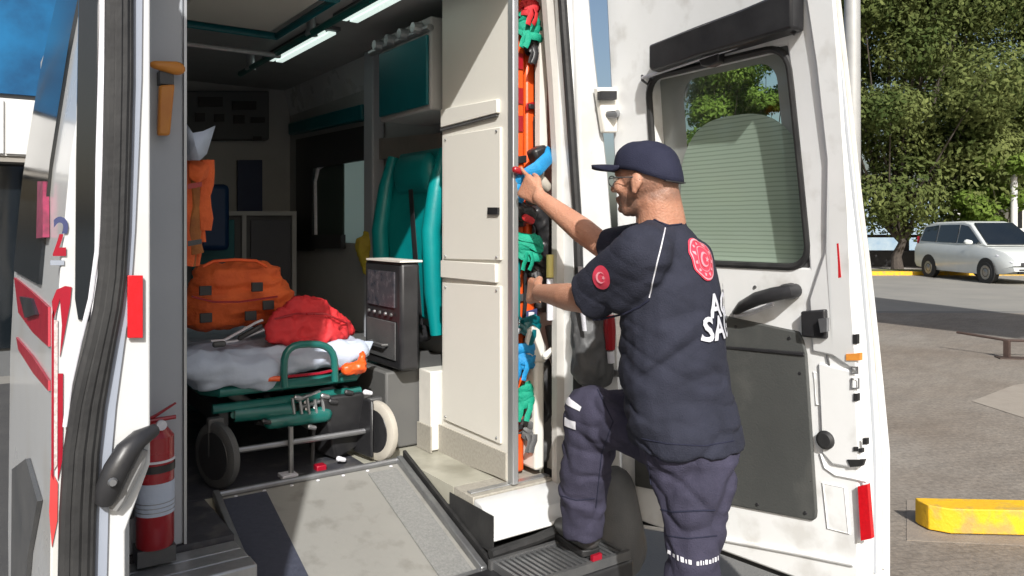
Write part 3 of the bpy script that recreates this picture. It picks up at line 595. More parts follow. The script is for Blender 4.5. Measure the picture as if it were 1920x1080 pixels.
part('locker_kick', MB().box((1.572,2.85,.652),(1.579,2.97,.76)), M['kick'], amb)
# ceiling fittings
for v0, v1 in ((3.62,4.42),(2.55,3.36)):
    lm = part('ceiling_lamp', MB().box((1.36,v0-.03,IZ-.02),(1.48,v1+.03,IZ-.002)), M['wall2'], amb)
    for u in (1.375, 1.428): part('diffuser', MB().box((u,v0,IZ-.034),(u+.042,v1,IZ-.021)), M['led'], lm, bevel=.004)
hc = part('roof_hatch', MB().box((.72,3.05,IZ-.05),(1.18,3.7,IZ-.002)), M['beige'], amb, bevel=.02)
part('hatch_rim', MB().tube([Vector((u,v,IZ-.05)) for u,v in ((.68,3.0),(1.22,3.0),(1.22,3.76),(.68,3.76))], .018, 8, closed=True), M['tealdark'], hc)
part('grab_rail', MB().tube([Vector((1.28,2.5,IZ-.09)), Vector((1.28,3.3,IZ-.09)), Vector((1.28,4.6,IZ-.09))], .016), M['tealpaint'], amb)
for v in (2.6,3.45,4.4): part('rail_bracket', MB().lathe((1.28,v,IZ-.10), UP, [(0,.03),(.03,.022),(.10,.022)], 12), M['alu'], amb)
part('grab_rail', MB().tube([Vector((.62,2.6,IZ-.08)), Vector((.62,4.6,IZ-.08))], .014), M['tealpaint'], amb)
part('grab_rail', MB().tube([Vector((.55,3.95,IZ-.1)), Vector((1.3,3.95,IZ-.1))], .014), M['alu'], amb)
# partition cabinet on the right
cbn = part('equipment_cabinet', MB().box((1.622,2.345,.655),(1.640,2.84,2.57)).box((1.64,2.82,.655),(1.86,2.84,2.57)), M['beige'], amb, bevel=.003)
def pux(x, y): return PU(x, y, 1.622)
for nm, pts, d in (('lower_door', [(835,530),(942,536),(942,832),(835,786)], .010), ('upper_door', [(835,256),(942,238),(942,488),(835,486)], .010)):
    part(nm, MB().prism([pux(*q) for q in pts], (-d,0,0)), M['beige'], cbn, bevel=.003)
part('ledge', MB().prism([pux(*q) for q in [(832,488),(935,494),(935,530),(832,520)]], (-.016,0,0)), M['beige'], cbn, bevel=.003)
part('ledge', MB().prism([pux(*q) for q in [(832,206),(938,186),(938,212),(832,240)]], (-.016,0,0)), M['beige'], cbn, bevel=.003)
part('seam', MB().prism([pux(*q) for q in [(830,241),(935,214),(935,218),(830,246)]], (-.012,0,0)), M['greypl'], cbn)
part('latch', MB().prism([pux(*q) for q in [(922,389),(941,389),(941,402),(922,402)]], (-.02,0,0)), M['blackpl'], cbn)
for q in ((840,262),(936,246),(840,480),(936,482),(840,538),(936,544),(840,780),(936,820)):
    p_ = pux(*q); part('screw', MB().lathe((1.610,p_.y,p_.z), (-1,0,0), [(0,.005),(.003,.004)], 8), M['steel'], cbn)
part('kick_board', MB().prism([pux(*q) for q in [(823,795),(950,850),(950,899),(823,851)]], (-.006,0,0)), M['kick'], cbn)
part('edge_post', MB().box((1.616,2.31,.655),(1.642,2.345,2.57)), M['alu'], amb, bevel=.004)
part('inner_rail', MB().prism([PV(x,y,2.36) for x,y in ((1012,-60),(1026,-60),(1026,290),(1012,290))], (0,.03,0)), M['whitepl'], amb)
part('rack_back', MB().box((1.655,2.76,.66),(1.86,2.80,2.5)), M['beige2'], amb)

# ------------------------------------------------------------------ right rear door
HN = Vector((2.03, 2.19, 0)); DD = Vector((.087, -.996, 0)).normalized(); NO = Vector((.996, .087, 0)).normalized()
def dl(s, z):
    pts = [(0,-.02),(.9,-.02),(1.25,0),(1.5,.035),(1.7,.075),(2.0,.14),(2.25,.20),(2.6,.28),(3,.3)]
    for (z0,a0),(z1,a1) in zip(pts, pts[1:]):
        if z <= z1: a_ = a0+(a1-a0)*(z-z0)/(z1-z0); break
    else: a_ = .3
    return a_*(.30+.70*s/.92)
def DS(s, z, t): return HN+DD*s+NO*(t-dl(s,z))+Vector((0,0,z))
def DP(px, py, t):
    s, z = .5, 1.5; r = ray(px, py)
    for _ in range(25):
        o = t-dl(s, z); D = ((HN+NO*o).dot(NO))/r.dot(NO); p = Vector((0,0,CH))+r*D; s = (p-HN).dot(DD); z = p.z
    return DS(s, z, t)
def thick(z):
    return .205 if z < .9 else (.205-.06*(z-.9)/.43 if z < 1.33 else (.145-.03*(z-1.33)/.37 if z < 1.7 else .115))
def shell(fn, ss, zz, t0, t1, hole):
    mb = MB(); ns, nz = len(ss), len(zz); idx = {}
    def V(i, k, t):
        if (i,k,t) not in idx:
            idx[(i,k,t)] = len(mb.v); tt = t0 if t == 0 else (t1(zz[k]) if callable(t1) else t1); mb.v.append(fn(ss[i], zz[k], tt))
        return idx[(i,k,t)]
    cells = {(i,k) for i in range(ns-1) for k in range(nz-1) if not hole(.5*(ss[i]+ss[i+1]), .5*(zz[k]+zz[k+1]))}
    for i, k in cells:
        mb.f.append((V(i,k,0),V(i,k+1,0),V(i+1,k+1,0),V(i+1,k,0))); mb.f.append((V(i,k,1),V(i+1,k,1),V(i+1,k+1,1),V(i,k+1,1)))
        for (di,dk,a,b) in ((-1,0,(i,k),(i,k+1)),(1,0,(i+1,k),(i+1,k+1)),(0,-1,(i,k),(i+1,k)),(0,1,(i,k+1),(i+1,k+1))):
            if (i+di,k+dk) not in cells: mb.f.append((V(*a,0),V(*b,0),V(*b,1),V(*a,1)))
    return mb
S1 = .92; WS0, WS1, WZ0, WZ1 = .20, .79, 1.475, 2.13
ss = [0,.03,.1,WS0,.35,.5,.65,WS1,.86,S1]; zz = [.50,.56,.7,.9,1.1,1.3,WZ0,1.6,1.75,1.9,2.0,WZ1,2.24,2.35,2.5,2.6]
rd = part('rear_door', shell(DS, ss, zz, 0, thick, lambda s,z: WS0 < s < WS1 and WZ0 < z < WZ1), M['paint_lifted'], amb, 'right rear door swung open', bevel=.008)
def dpoly(name, pts, t0, t1, m, label=None, **k):
    a_ = [DP(x,y,t1) for x,y in pts]; b_ = [p+NO*(t0-t1) for p in a_]; n = len(pts)
    mb = MB().add(a_+b_, [tuple(range(n)), tuple(range(2*n-1,n-1,-1))]+[(i,(i+1)%n,(i+1)%n+n,i+n) for i in range(n)])
    return part(name, mb, m, rd, label, **k)
def rrect(s0, s1, z0, z1, r, n=6):
    out = []
    for cx, cz, a0 in ((s1-r,z1-r,0),(s0+r,z1-r,90),(s0+r,z0+r,180),(s1-r,z0+r,270)):
        for k in range(n+1): q = R(a0+90*k/n); out.append((cx+r*math.cos(q), cz+r*math.sin(q)))
    return out
# glass, dotted border, film
def rows(fs0, fs1, z0, z1, t, n=14):                  # curved sheet between two s-functions
    mb = MB(); vs_ = []
    for k in range(n+1):
        z = z0+(z1-z0)*k/n; vs_ += [DS(fs0(z), z, t), DS(fs1(z), z, t)]
    return mb.add(vs_, [(2*k,2*k+1,2*k+3,2*k+2) for k in range(n)])
gt = .075
part('window_pane', rows(lambda z: WS0-.01, lambda z: WS1+.01, WZ0-.01, WZ1+.01, gt), M['glass'], rd)
bd = MB()
o_ = rrect(WS0-.01, WS1+.01, WZ0-.01, WZ1+.01, .01, 6); i_ = rrect(.31, .70, WZ0+.03, WZ1-.02, .06, 6)
zt_ = [p for p in o_]
n_ = len(o_)
bd.add([DS(s,z,gt-.004) for s,z in o_]+[DS(s,z,gt-.004) for s,z in i_], [(k,(k+1)%n_,(k+1)%n_+n_,k+n_) for k in range(n_)])
part('glass_border', bd, M['dots'], rd)
# frosted arch film
fm = MB(); pts = []
sc0, sc1, zb_, zc_ = .265, WS1-.003, WZ0+.002, 1.72
N_ = 28; vs_ = []
cxs = (sc0+sc1)/2+.0; hw2 = (sc1-sc0)/2
for k in range(N_+1):
    s = sc0+(sc1-sc0)*k/N_; q = (s-cxs)/hw2
    ztop = 1.70+.265*math.sqrt(max(0,1-abs(q)**2.9)); vs_ += [(s, zb_), (s, ztop)]
vv = []; ff = []
for k in range(N_+1):
    s, z0_ = vs_[2*k]; z1_ = vs_[2*k+1][1]
    for j in range(9): vv.append(DS(s, z0_+(z1_-z0_)*j/8, gt-.010))
for k in range(N_):
    for j in range(8): ff.append((k*9+j,(k+1)*9+j,(k+1)*9+j+1,k*9+j+1))
part('privacy_film', MB().add(vv, ff), M['film'], rd)
def dtube(path, r, n=8, closed=False, t=0): return MB().tube([DS(s,z,t) for s,z in path], r, n, closed)
gk = []
for s,z in rrect(WS0, WS1, WZ0, WZ1, .07, 6): gk.append((s,z))
gk2 = []
for i in range(len(gk)):
    a_, b_ = gk[i], gk[(i+1)%len(gk)]; m_ = max(1, int(math.hypot(a_[0]-b_[0], a_[1]-b_[1])/.08))
    for j in range(m_): gk2.append((a_[0]+(b_[0]-a_[0])*j/m_, a_[1]+(b_[1]-a_[1])*j/m_))
part('window_gasket', dtube(gk2, .012, 8, True, .004), M['rubber'], rd)
# corner fillets so that the opening reads rounded
for (cs, cz, a0) in ((WS1-.07,WZ1-.07,0),(WS0+.07,WZ1-.07,90),(WS0+.07,WZ0+.07,180),(WS1-.07,WZ0+.07,270)):
    arc = [(cs+.07*math.cos(R(a0+15*k)), cz+.07*math.sin(R(a0+15*k))) for k in range(7)]
    corner = (cs+(.075 if a0 in (0,270) else -.075), cz+(.075 if a0 in (0,90) else -.075))
    mb = MB(); P_ = [DS(*corner,.008)]+[DS(*q,.008) for q in arc]; mb.add(P_, [(0,k,k+1) for k in range(1,7)]); part('corner_fillet', mb, M['greypl'], rd)
# roller blind cassette
dpoly('blind_cassette', [(1216,84),(1300,50),(1390,16),(1480,-22),(1484,-20),(1484,52),(1400,78),(1310,104),(1222,134),(1216,128)], 0, -.07, M['blackpl'], bevel=.012)
part('blind_rail', MB().tube([DP(x,y,-.03) for x,y in ((1205,146),(1290,118),(1380,88),(1450,62))], .006, 8), M['silver'], rd)
dpoly('blind_tab', [(1308,108),(1348,96),(1346,116),(1330,124),(1314,124)], 0, -.035, M['blackpl'], bevel=.004)
for x, y in ((1212,150),(1487,56)): part('hook', MB().tube([DP(x-8,y-8,-.01), DP(x-8,y,-.03), DP(x+2,y+8,-.03), DP(x+8,y-2,-.01)], .005, 6), M['blackpl'], rd)
# lower lining
dpoly('door_lining', [(1182,585),(1350,590),(1376,596),(1498,622),(1506,640),(1512,664),(1531,960),(1530,972),(1522,977),(1350,944),(1190,912)], .002, -.010, M['lining'], bevel=.006)
part('lining_fold', MB().tube([DP(x,y,-.012) for x,y in ((1190,640),(1370,652),(1508,664))], .006, 6), M['blackpl'], rd)
# raised inner frame of the free edge
dpoly('inner_frame', [(1516,560),(1545,470),(1548,300),(1528,120),(1510,0),(1500,-60),(1560,-60),(1572,100),(1592,400),(1598,560),(1604,640),(1608,700),(1598,694),(1560,668),(1522,660)], .002, -.012, M['paint_lifted'], bevel=.008)
dpoly('inner_frame', [(1533,680),(1596,694),(1606,716),(1612,880),(1560,872),(1540,850)], .002, -.010, M['paint_lifted'], bevel=.008)
for q in ([(1527,698),(1572,704),(1576,764),(1532,758)], [(1544,906),(1584,914),(1592,1000),(1553,990)]):
    part('pressing', MB().tube([DP(x,y,.0) for x,y in q], .005, 6, closed=True), M['paint_lifted'], rd)
    dpoly('pressing', q, .002, -.003, M['paint_lifted'])
part('pressing', MB().tube([DP(x,y,0) for x,y in ((1540,850),(1548,876),(1568,890),(1600,896),(1625,902))], .007, 6), M['paint_lifted'], rd)
# latch, pull handle, buttons
lt = dpoly('latch', [(1500,584),(1546,580),(1548,636),(1502,632)], 0, -.030, M['blackpl'], bevel=.006)
dpoly('latch_hook', [(1534,598),(1550,596),(1550,622),(1538,624)], -.03, -.045, M['steel'])
ph = part('pull_handle', MB().tube([DP(x,y,t) for x,y,t in ((1378,586,-.005),(1392,574,-.045),(1420,560,-.06),(1450,552,-.06),(1478,547,-.045),(1492,545,-.005))], [.010,.018,.022,.022,.022,.022], 14), M['blackpl'], rd)
part('handle_shadow_strip', MB().tube([DP(x,y,-.012) for x,y in ((1378,592),(1410,584),(1450,566),(1460,560))], .007, 8), M['silver'], rd) if False else None
part('handle_strip', MB().tube([DP(x,y,-.012) for x,y in ((1378,592),(1410,586),(1450,570))], .007, 8), M['silver'], rd)
part('handle_boss', MB().lathe(DP(1484,546,-.005), -NO, [(0,.026),(.04,.024),(.055,.018)], 18), M['blackpl'], rd)
part('cable_grommet', MB().lathe(DP(1550,824,-.005), -NO, [(0,.028),(.012,.028),(.018,.02)], 20), M['rubber'], rd)
part('screw', MB().lathe(DP(1416,538,0), -NO, [(0,.006),(.004,.005)], 8), M['greypl'], rd)
dpoly('slot', [(1588,862),(1620,862),(1616,874),(1594,876)], .001, -.014, M['rubber'])
for x, y, w_, h_ in ((1603,636,4,9),(1604,745,4,7),(1621,828,4,6),(1604,842,4,4),(1613,845,3,4)):
    dpoly('bolt_hole', [(x-w_,y-h_),(x+w_,y-h_),(x+w_,y+h_),(x-w_,y+h_)], .001, -.014, M['rubber'])
dpoly('striker_strip', [(1586,664),(1612,662),(1612,676),(1586,676)], .001, -.016, M['lens'])
for q in ([(1597,688),(1608,688),(1608,700),(1597,700)],[(1597,710),(1610,710),(1610,728),(1597,728)]):
    part('edge_plate', MB().tube([DP(x,y,-.013) for x,y in q], .003, 6, closed=True), M['steel'], rd)
for x, y in ((1380,612),(1480,634),(1500,700),(1512,800),(1520,900),(1510,962),(1420,946),(1360,934)):
    part('lining_clip', MB().lathe(DP(x,y,-.010), -NO, [(0,.006),(.003,.005)], 10), M['blackpl'], rd)
part('door_cable', MB().tube([DP(x,y,-.006) for x,y in ((1545,640),(1556,690),(1552,760),(1556,806))], .003, 6), M['greypl'], rd)
# reflectors
dpoly('reflector', [(1562,458),(1572,456),(1577,520),(1566,523)], 0, -.018, M['reflector'])
dpoly('reflector', [(1608,912),(1626,908),(1634,1010),(1614,1014)], 0, -.018, M['reflector'])
# free edge creases and rubber
ez = [.56+.1*k for k in range(21)]
part('edge_seal', MB().tube([DS(S1+.004,z,thick(z)*.72) for z in ez], .008, 8), M['whitepl'], rd)
part('edge_seal', MB().tube([DS(S1+.002,z,thick(z)*.45) for z in ez], .005, 8), M['trim'], rd)
part('bottom_seal', MB().box((0,0,0),(.001,.001,.001)), M['rubber'], rd) if False else None
part('bottom_seal', MB().prism([DS(.02,.48,.02), DS(S1,.48,.02), DS(S1,.48,.14), DS(.02,.48,.14)], (0,0,.03)), M['rubber'], rd)
part('corner_bumper', MB().cap(DS(S1-.05,.45,.12), DS(S1-.05,.80,.135), .05, .045, 14), M['greypl'], rd)
part('bottom_flange', MB().tube([DP(x,y,-.004) for x,y in ((1190,985),(1350,1010),(1480,1034),(1600,1058))], .007, 8), M['paint_lifted'], rd)
for y in (215, 700):
    part('hinge_arm', MB().tube([PV(1140,y,2.15), PV(1152,y,2.12), DS(.03, PV(1150,y,2.19).z, 0)], .014, 8), M['steel'], rd)

# ------------------------------------------------------------------ left rear door, seen edge-on
LV0, LV1 = 2.15, 1.35
def lo_u(z):
    pts = [(0,.085),(.9,.080),(1.3,.084),(1.5,.092),(1.7,.108),(1.95,.142),(2.2,.19),(2.6,.27),(3,.3)]
    for (z0,a0),(z1,a1) in zip(pts, pts[1:]):
        if z <= z1: return a0+(a1-a0)*(z-z0)/(z1-z0)
def LS(s, z, t):                                      # s from hinge, t: 0 outer .. 1 inner
    u0 = lo_u(z)-.012+.026*s/.8; u1 = .234 if z > 1.22 else (.198 if z < 1.12 else .198+.036*(z-1.12)/.10)
    return Vector((u0+(u1-u0)*t, LV0-s, z))
lz = [.55,.7,.9,1.0,1.12,1.17,1.22,1.3,1.4,1.48,1.6,1.7,1.8,1.9,2.0,2.15,2.3,2.45,2.6]
lsv = [0,.05,.15,.35,.55,.65,.8]
ld = part('rear_door', shell(LS, lsv, lz, 0, 1, lambda s,z: False), M['paint'], amb, 'left rear door standing open, seen edge-on', bevel=.006)
def lpoly(name, pts, m, d=.004, base=0.0, label=None, **k):   # on the edge face, toward the camera
    return part(name, MB().prism([PV(x,y,LV1-base) for x,y in pts], (0,-d,0)), m, ld, label, **k)
# black edge glass strip, rubber seals, inner flange
lpoly('edge_strip', [(148,-40),(182,-40),(180,300),(178,500),(166,602),(146,598),(140,560),(142,300)], M['darkglass'], .005, label='dark glossy strip')
lpoly('edge_flange', [(188,-40),(206,-40),(200,300),(194,480),(180,560),(168,602),(176,520),(178,300)], M['silver'], .01)
def band(name, L_, R_, m, d, base): return lpoly(name, L_+R_[::-1], m, d, base)
yy = [-40,150,300,430,520,580,640,700,760,850,960,1120]
SL = [204,202,200,196,191,182,168,152,138,124,117,114]
SR = [246,246,242,238,232,225,214,204,194,184,178,174]
seal = MB()
for f0, f1, r_ in ((.14,.14,.0085),(.42,.42,.0095),(.70,.70,.008),(.90,.90,.0055)):
    seal.tube([PV(a_+(b_-a_)*f0, y, LV1-.012) for a_, b_, y in zip(SL, SR, yy)], r_*1.25, 10)
part('door_seal', seal, M['rubber'], ld)
band('seal_channel', [(a_,y) for a_,y in zip(SL,yy)], [(b_,y) for b_,y in zip(SR,yy)], M['greypl'], .008, 0)
band('inner_step', [(b_,y) for b_,y in zip(SR,yy)], [(b_+k,y) for b_,y,k in zip(SR,yy,(20,18,16,14,14,16,18,20,22,24,24,24))], mat('blue_grey_step_shade', (.30,.33,.39), .45, col2=(.26,.29,.35), scale=8), .006, 0)  # shade on the painted step put into its blue-grey colour
# curved bright pillar lip
part('door_lip', MB().tube([PV(x,y,LV1-.01) for x,y in ((198,-40),(190,300),(182,470),(170,560),(150,640),(132,720),(122,800))], .0035, 8), M['silver'], ld)
part('reflector', MB().prism([PV(x,y,LV1-.006) for x,y in ((238,516),(267,516),(267,633),(238,633))], (0,-.006,0)), M['reflector'], ld, bevel=.001)
# check strap on the lower inner corner
stp = MB().tube([PV(x,y,LV1-b_) for x,y,b_ in ((290,806,.0),(262,822,.02),(238,846,.03),(218,880,.03),(203,915,.03),(196,940,.02))], [.010,.015,.018,.019,.018,.014], 12)
part('check_strap', stp, M['blackpl'], ld)
part('strap_cover', MB().tube([PV(x,y,LV1-.012) for x,y in ((268,842),(256,868),(240,900),(224,935),(214,955))], [.008,.013,.013,.012,.008], 10), mat('grey_strap_cover', (.25,.25,.25), .4, col2=(.18,.18,.18), scale=20), ld)
part('strap_bolt', MB().lathe(PV(211,904,LV1-.055), (0,-1,0), [(0,.007),(.005,.005)], 10), M['steel'], ld)
lpoly('jamb_shadow_gap', [(236,900),(262,900),(250,935),(238,960),(238,1120),(232,1120),(232,940)], M['blackpl'], .002, .001) if False else None
# outer face: window, livery stripes (the outer skin faces left)
def LU(px, py, off=.003):
    u = .09
    for _ in range(20):
        p = PU(px, py, u-off); u = .6*u+.4*(lo_u(p.z)-.012+.026*(LV0-p.y)/.8)
    return PU(px, py, u-off)
def lopoly(name, pts, m, off=.004, label=None):
    vs1 = [LU(x,y,off) for x,y in pts]; n = len(pts)
    vs2 = [p+Vector((off*.9,0,0)) for p in vs1]
    return part(name, MB().add(vs1+vs2, [tuple(range(n)), tuple(range(2*n-1,n-1,-1))]+[(i,(i+1)%n,(i+1)%n+n,i+n) for i in range(n)]), m, ld, label)
def lwin(s0, s1, z0, z1, m, off):
    mb = MB(); n = 14; vs_ = []
    for k in range(n+1):
        z = z0+(z1-z0)*k/n
        l0 = lo_u(z)-.012+.026*s0/.8; l1 = lo_u(z)-.012+.026*s1/.8; vs_ += [Vector((l0-off, LV0-s0, z)), Vector((l1-off, LV0-s1, z)), Vector((l0+.001, LV0-s0, z)), Vector((l1+.001, LV0-s1, z))]
    fs_ = []
    for k in range(n):
        a_ = 4*k; fs_ += [(a_,a_+1,a_+5,a_+4),(a_,a_+4,a_+6,a_+2),(a_+1,a_+3,a_+7,a_+5)]
    fs_ += [(0,1,3,2),(4*n,4*n+1,4*n+3,4*n+2)]
    return part('door_window', mb.add(vs_, fs_), m, ld)
lwin(.06, .58, 1.50, 2.5, M['darkglass'], .006)
lopoly('livery_stripe', [(26,520),(60,548),(90,576),(90,650),(60,622),(34,586)], M['redstripe'])
lopoly('livery_stripe', [(30,632),(60,668),(90,714),(90,733),(62,700),(34,656)], M['redstripe'])
lopoly('plate_lamp', [(36,556),(56,560),(66,590),(46,596)], M['blackpl'], .010)
lopoly('lower_cladding', [(22,880),(48,860),(70,940),(52,1040),(46,1120),(20,1120)], M['greypl'], .008)
lpoly('livery_stripe', [(97,565),(106,543),(122,536),(134,538),(131,570),(118,640),(112,668),(116,610),(112,560),(100,600)], M['redstripe'], .003)
lpoly('livery_stripe', [(97,590),(101,580),(100,900),(96,890)], M['redstripe'], .003)
lpoly('livery_stripe', [(108,700),(118,700),(117,860),(108,900)], M['redstripe'], .003, label='narrow red stripe by the seal')
lpoly('livery_stripe', [(95,880),(108,905),(107,975),(97,1025),(92,960)], mat('coral_film', (.55,.05,.05), .4, col2=(.6,.06,.06), scale=20), .003, label='coral red spike')
lpoly('livery_panel', [(101,600),(108,600),(107,870),(101,880)], mat('rose_grey_lettering_band', (.42,.33,.32), .5, col2=(.62,.55,.53), scale=220, amt=.3), .003)

# text helper
def text_mesh(body, size, extr=.0, bold=0.0):
    cu = bpy.data.curves.new('t', 'FONT'); cu.body = body; cu.size = size; cu.extrude = 0; cu.offset = bold; cu.resolution_u = 3
    ob = bpy.data.objects.new('t', cu); COL.objects.link(ob); dg = bpy.context.evaluated_depsgraph_get()
    me = ob.evaluated_get(dg).to_mesh(); vs_ = [v.co.copy() for v in me.vertices]; fs_ = [tuple(p.vertices) for p in me.polygons]
    ob.to_mesh_clear(); bpy.data.objects.remove(ob); return vs_, fs_
# emergency number on the door edge: blue and red figures over a grey line
for ch, m_, bx_, by_, sz in (('1','navyprint',97,444,.055),('1','navyprint',114,444,.055) ,):
    pass
vs_, fs_ = text_mesh('2', .100, bold=.002)
w2 = max(v.x for v in vs_)-min(v.x for v in vs_); h2 = max(v.y for v in vs_); mx0 = min(v.x for v in vs_)
def put_edge(vs_, fs_, x0, y0, x1, y1, m, name, clip=None):
    a = min(v.x for v in vs_); b = max(v.x for v in vs_); c = min(v.y for v in vs_); d = max(v.y for v in vs_)
    P_ = [PV(x0+(x1-x0)*(v.x-a)/(b-a), y1+(y0-y1)*(v.y-c)/(d-c), LV1-.0035) for v in vs_]
    return part(name, MB().add(P_, fs_), m, ld, smooth=False)
# the figure 2: navy crook above, red foot below
def clip_mesh(vs_, fs_, ycut, above):
    bm = bmesh.new(); vv_ = [bm.verts.new(v) for v in vs_]
    for f in fs_:
        try: bm.faces.new([vv_[i] for i in f])
        except Exception: pass
    bmesh.ops.bisect_plane(bm, geom=bm.verts[:]+bm.edges[:]+bm.faces[:], plane_co=(0,ycut,0), plane_no=(0,1,0), clear_inner=above, clear_outer=not above)
    bm.verts.index_update(); v2 = [v.co.copy() for v in bm.verts]; f2 = [tuple(v.index for v in f.verts) for f in bm.faces]; bm.free(); return v2, f2
top2 = clip_mesh(vs_, fs_, h2*.45, True); bot2 = clip_mesh(vs_, fs_, h2*.45, False)
put_edge(*top2, 101, 406, 128, 438, M['navyprint'], 'number_two')
put_edge(*bot2, 99, 439, 124, 480, M['redstripe'], 'number_two')
v1_, f1_ = text_mesh('112', .06, bold=.001)
put_edge(v1_, f1_, 104, 456, 121, 466, M['whiteprint'], 'small_number') if False else None
lpoly('underline', [(94,488),(120,488),(120,497),(94,497)], mat('grey_print', (.25,.28,.34), .5, col2=(.3,.33,.38), scale=30), .003)
lopoly('window_lettering', [(70,340),(80,340),(80,445),(68,447)], mat('rose_print', (.28,.03,.08), .5, col2=(.12,.02,.04), scale=50), .011)

# ================================================================== things inside the ambulance
# escape hammer on the post
eh = thing('escape_hammer', PV(312,200,2.44), 'amber escape hammer clipped high on the grey post', 'hammer')
part('hammer_head', MB().cap(PV(294,122,2.41), PV(330,128,2.41), (Vector((.02,0,0)),Vector((0,.015,0)),Vector((0,0,.012))), (Vector((.026,0,0)),Vector((0,.015,0)),Vector((0,0,.020))), 14), M['gold'], eh)
part('clip', MB().box((-.02,-.02,-.02),(.02,.02,.02), Matrix.Translation(PV(310,148,2.43))), M['greypl'], eh, bevel=.003)
part('handle', MB().prism([PV(x,y,2.43) for x,y in ((296,162),(325,160),(316,255),(293,255))], (0,-.025,0)), M['gold'], eh, bevel=.006)
# fire extinguisher
fx = PZ(306,1004,.655); fx = Vector((.423,2.37,.70)); fe = thing('fire_extinguisher', fx, 'red fire extinguisher with white label standing below the grey post', 'fire extinguisher')
r_ = .050
part('bracket', MB().box((-.05,-.03,-.045),(.05,.05,.0), Matrix.Translation(fx)), M['greypl'], fe)
part('cylinder', MB().lathe(fx, UP, [(0,.045),(.008,r_),(.27,r_),(.31,.050),(.335,.03),(.35,.02)], 28), M['extred'], fe)
part('label_sheet', MB().lathe(fx+Vector((0,0,.095)), UP, [(0,r_+.0005),(0,r_+.0015),(.09,r_+.0015),(.09,r_+.0005)], 28), M['sheet'], fe)
for k in range(3): part('label_line', MB().lathe(fx+Vector((0,0,.105+.012*k)), UP, [(0,r_+.001),(0,r_+.0022),(.002,r_+.0022),(.002,r_+.001)], 28), M['steel'], fe)
part('band', MB().lathe(fx+Vector((0,0,.215)), UP, [(0,r_+.001),(0,r_+.003),(.02,r_+.003),(.02,r_+.001)], 28), M['blackpl'], fe)
part('band', MB().lathe(fx+Vector((0,0,.242)), UP, [(0,r_+.001),(0,r_+.003),(.006,r_+.003),(.006,r_+.001)], 28), M['silver'], fe)
part('gauge', MB().lathe(fx+Vector((0.01,-.03,.345)), (0,-1,0), [(0,.014),(.012,.014)], 14), M['silver'], fe)
part('lever', MB().tube([fx+Vector((-.03,0,.355)), fx+Vector((.0,0,.365)), fx+Vector((.055,0,.395))], [.008,.009,.006], 8, flat=.5), M['extred'], fe)
part('lever', MB().tube([fx+Vector((-.03,0,.352)), fx+Vector((.055,0,.355))], [.007,.006], 8), M['extred'], fe)
part('hose', MB().tube([fx+Vector((-.02,-.02,.35)), fx+Vector((-.06,-.02,.33)), fx+Vector((-.066,-.01,.2)), fx+Vector((-.062,0,.09))], .008, 8), M['blackpl'], fe)

# cloth blobs by voxel remesh
def remeshed(name, mb, vox, m, parent=None, smooth_it=6, disp=None, weld=False):
    me = bpy.data.meshes.new(name); me.from_pydata([tuple(p) for p in mb.v], [], mb.f)
    ob = bpy.data.objects.new(name, me); COL.objects.link(ob)
    rm = ob.modifiers.new('r', 'REMESH'); rm.mode = 'VOXEL'; rm.voxel_size = vox
    sm = ob.modifiers.new('s', 'SMOOTH'); sm.iterations = smooth_it; sm.factor = .5
    dg = bpy.context.evaluated_depsgraph_get(); m2 = bpy.data.meshes.new_from_object(ob.evaluated_get(dg)); bpy.data.objects.remove(ob); bpy.data.meshes.remove(me)
    if disp:
        nm = [v.normal.copy() for v in m2.vertices]
        for v, n in zip(m2.vertices, nm): v.co += n*disp(v.co, n)
    m2.name = name
    o = link(name, m2, m, parent, ang=80)
    return o
def fold(p, sx, sy, sz, amp, seed=0):
    q = Vector((p.x*sx+seed, p.y*sy, p.z*sz)); a_ = noise.noise(q); b_ = noise.noise(q*2.3+Vector((5,1,2)))
    return amp*((1-abs(a_)*2.2)*.8+b_*.5)
def ax3(rx, ry, rz, f=Vector((1,0,0)), r=Vector((0,1,0))): return (f*rx, r*ry, UP*rz)

# high-visibility vest and cloth on the left, hanging from the post cabinet
hv = thing('hanging_vest', PV(362,400,2.62), 'amber orange folded vest hanging just inside the grey post', 'vest')
rv_ = random.Random(21)
for k in range(7):
    x0 = 352+5.5*k; yb = 525-14*k+rv_.uniform(-10,10); P_ = [PV(x0+rv_.uniform(-3,3)+3*math.sin(y*.045+k), y, 2.64+.012*(k%3)) for y in range(300, int(yb), 22)]
    part('fold', MB().tube(P_, [.020+.006*rv_.random() for _ in P_], 8, flat=.42, flatdir=(rv_.uniform(-.5,.5),-1,0)), M['brownorange' if k%2 else 'orangecloth'], hv)
part('collar', MB().hull([PV(x,y,v) for x,y,v in ((352,300,2.62),(352,335,2.60),(386,306,2.62),(396,312,2.64),(392,332,2.64),(370,346,2.60),(365,298,2.64),(380,325,2.58))]), M['orangecloth'], hv, bevel=.006)
for y in (345, 452): part('reflective_band', MB().prism([PV(352,y,2.585), PV(378,y-4,2.585), PV(378,y+5,2.585), PV(352,y+10,2.585)], (0,-.003,0)), M['extred'] if y < 400 else M['greypl'], hv)
cl = MB().add([PV(x,y,v) for x,y,v in ((350,232,2.60),(362,250,2.57),(380,246,2.58),(402,236,2.62),(394,262,2.60),(386,288,2.60),(374,300,2.58),(350,300,2.60),(366,272,2.56),(350,265,2.59))], [(0,1,9),(1,8,9),(1,2,8),(2,3,4),(2,4,8),(4,5,8),(5,6,8),(6,7,8),(7,9,8)])
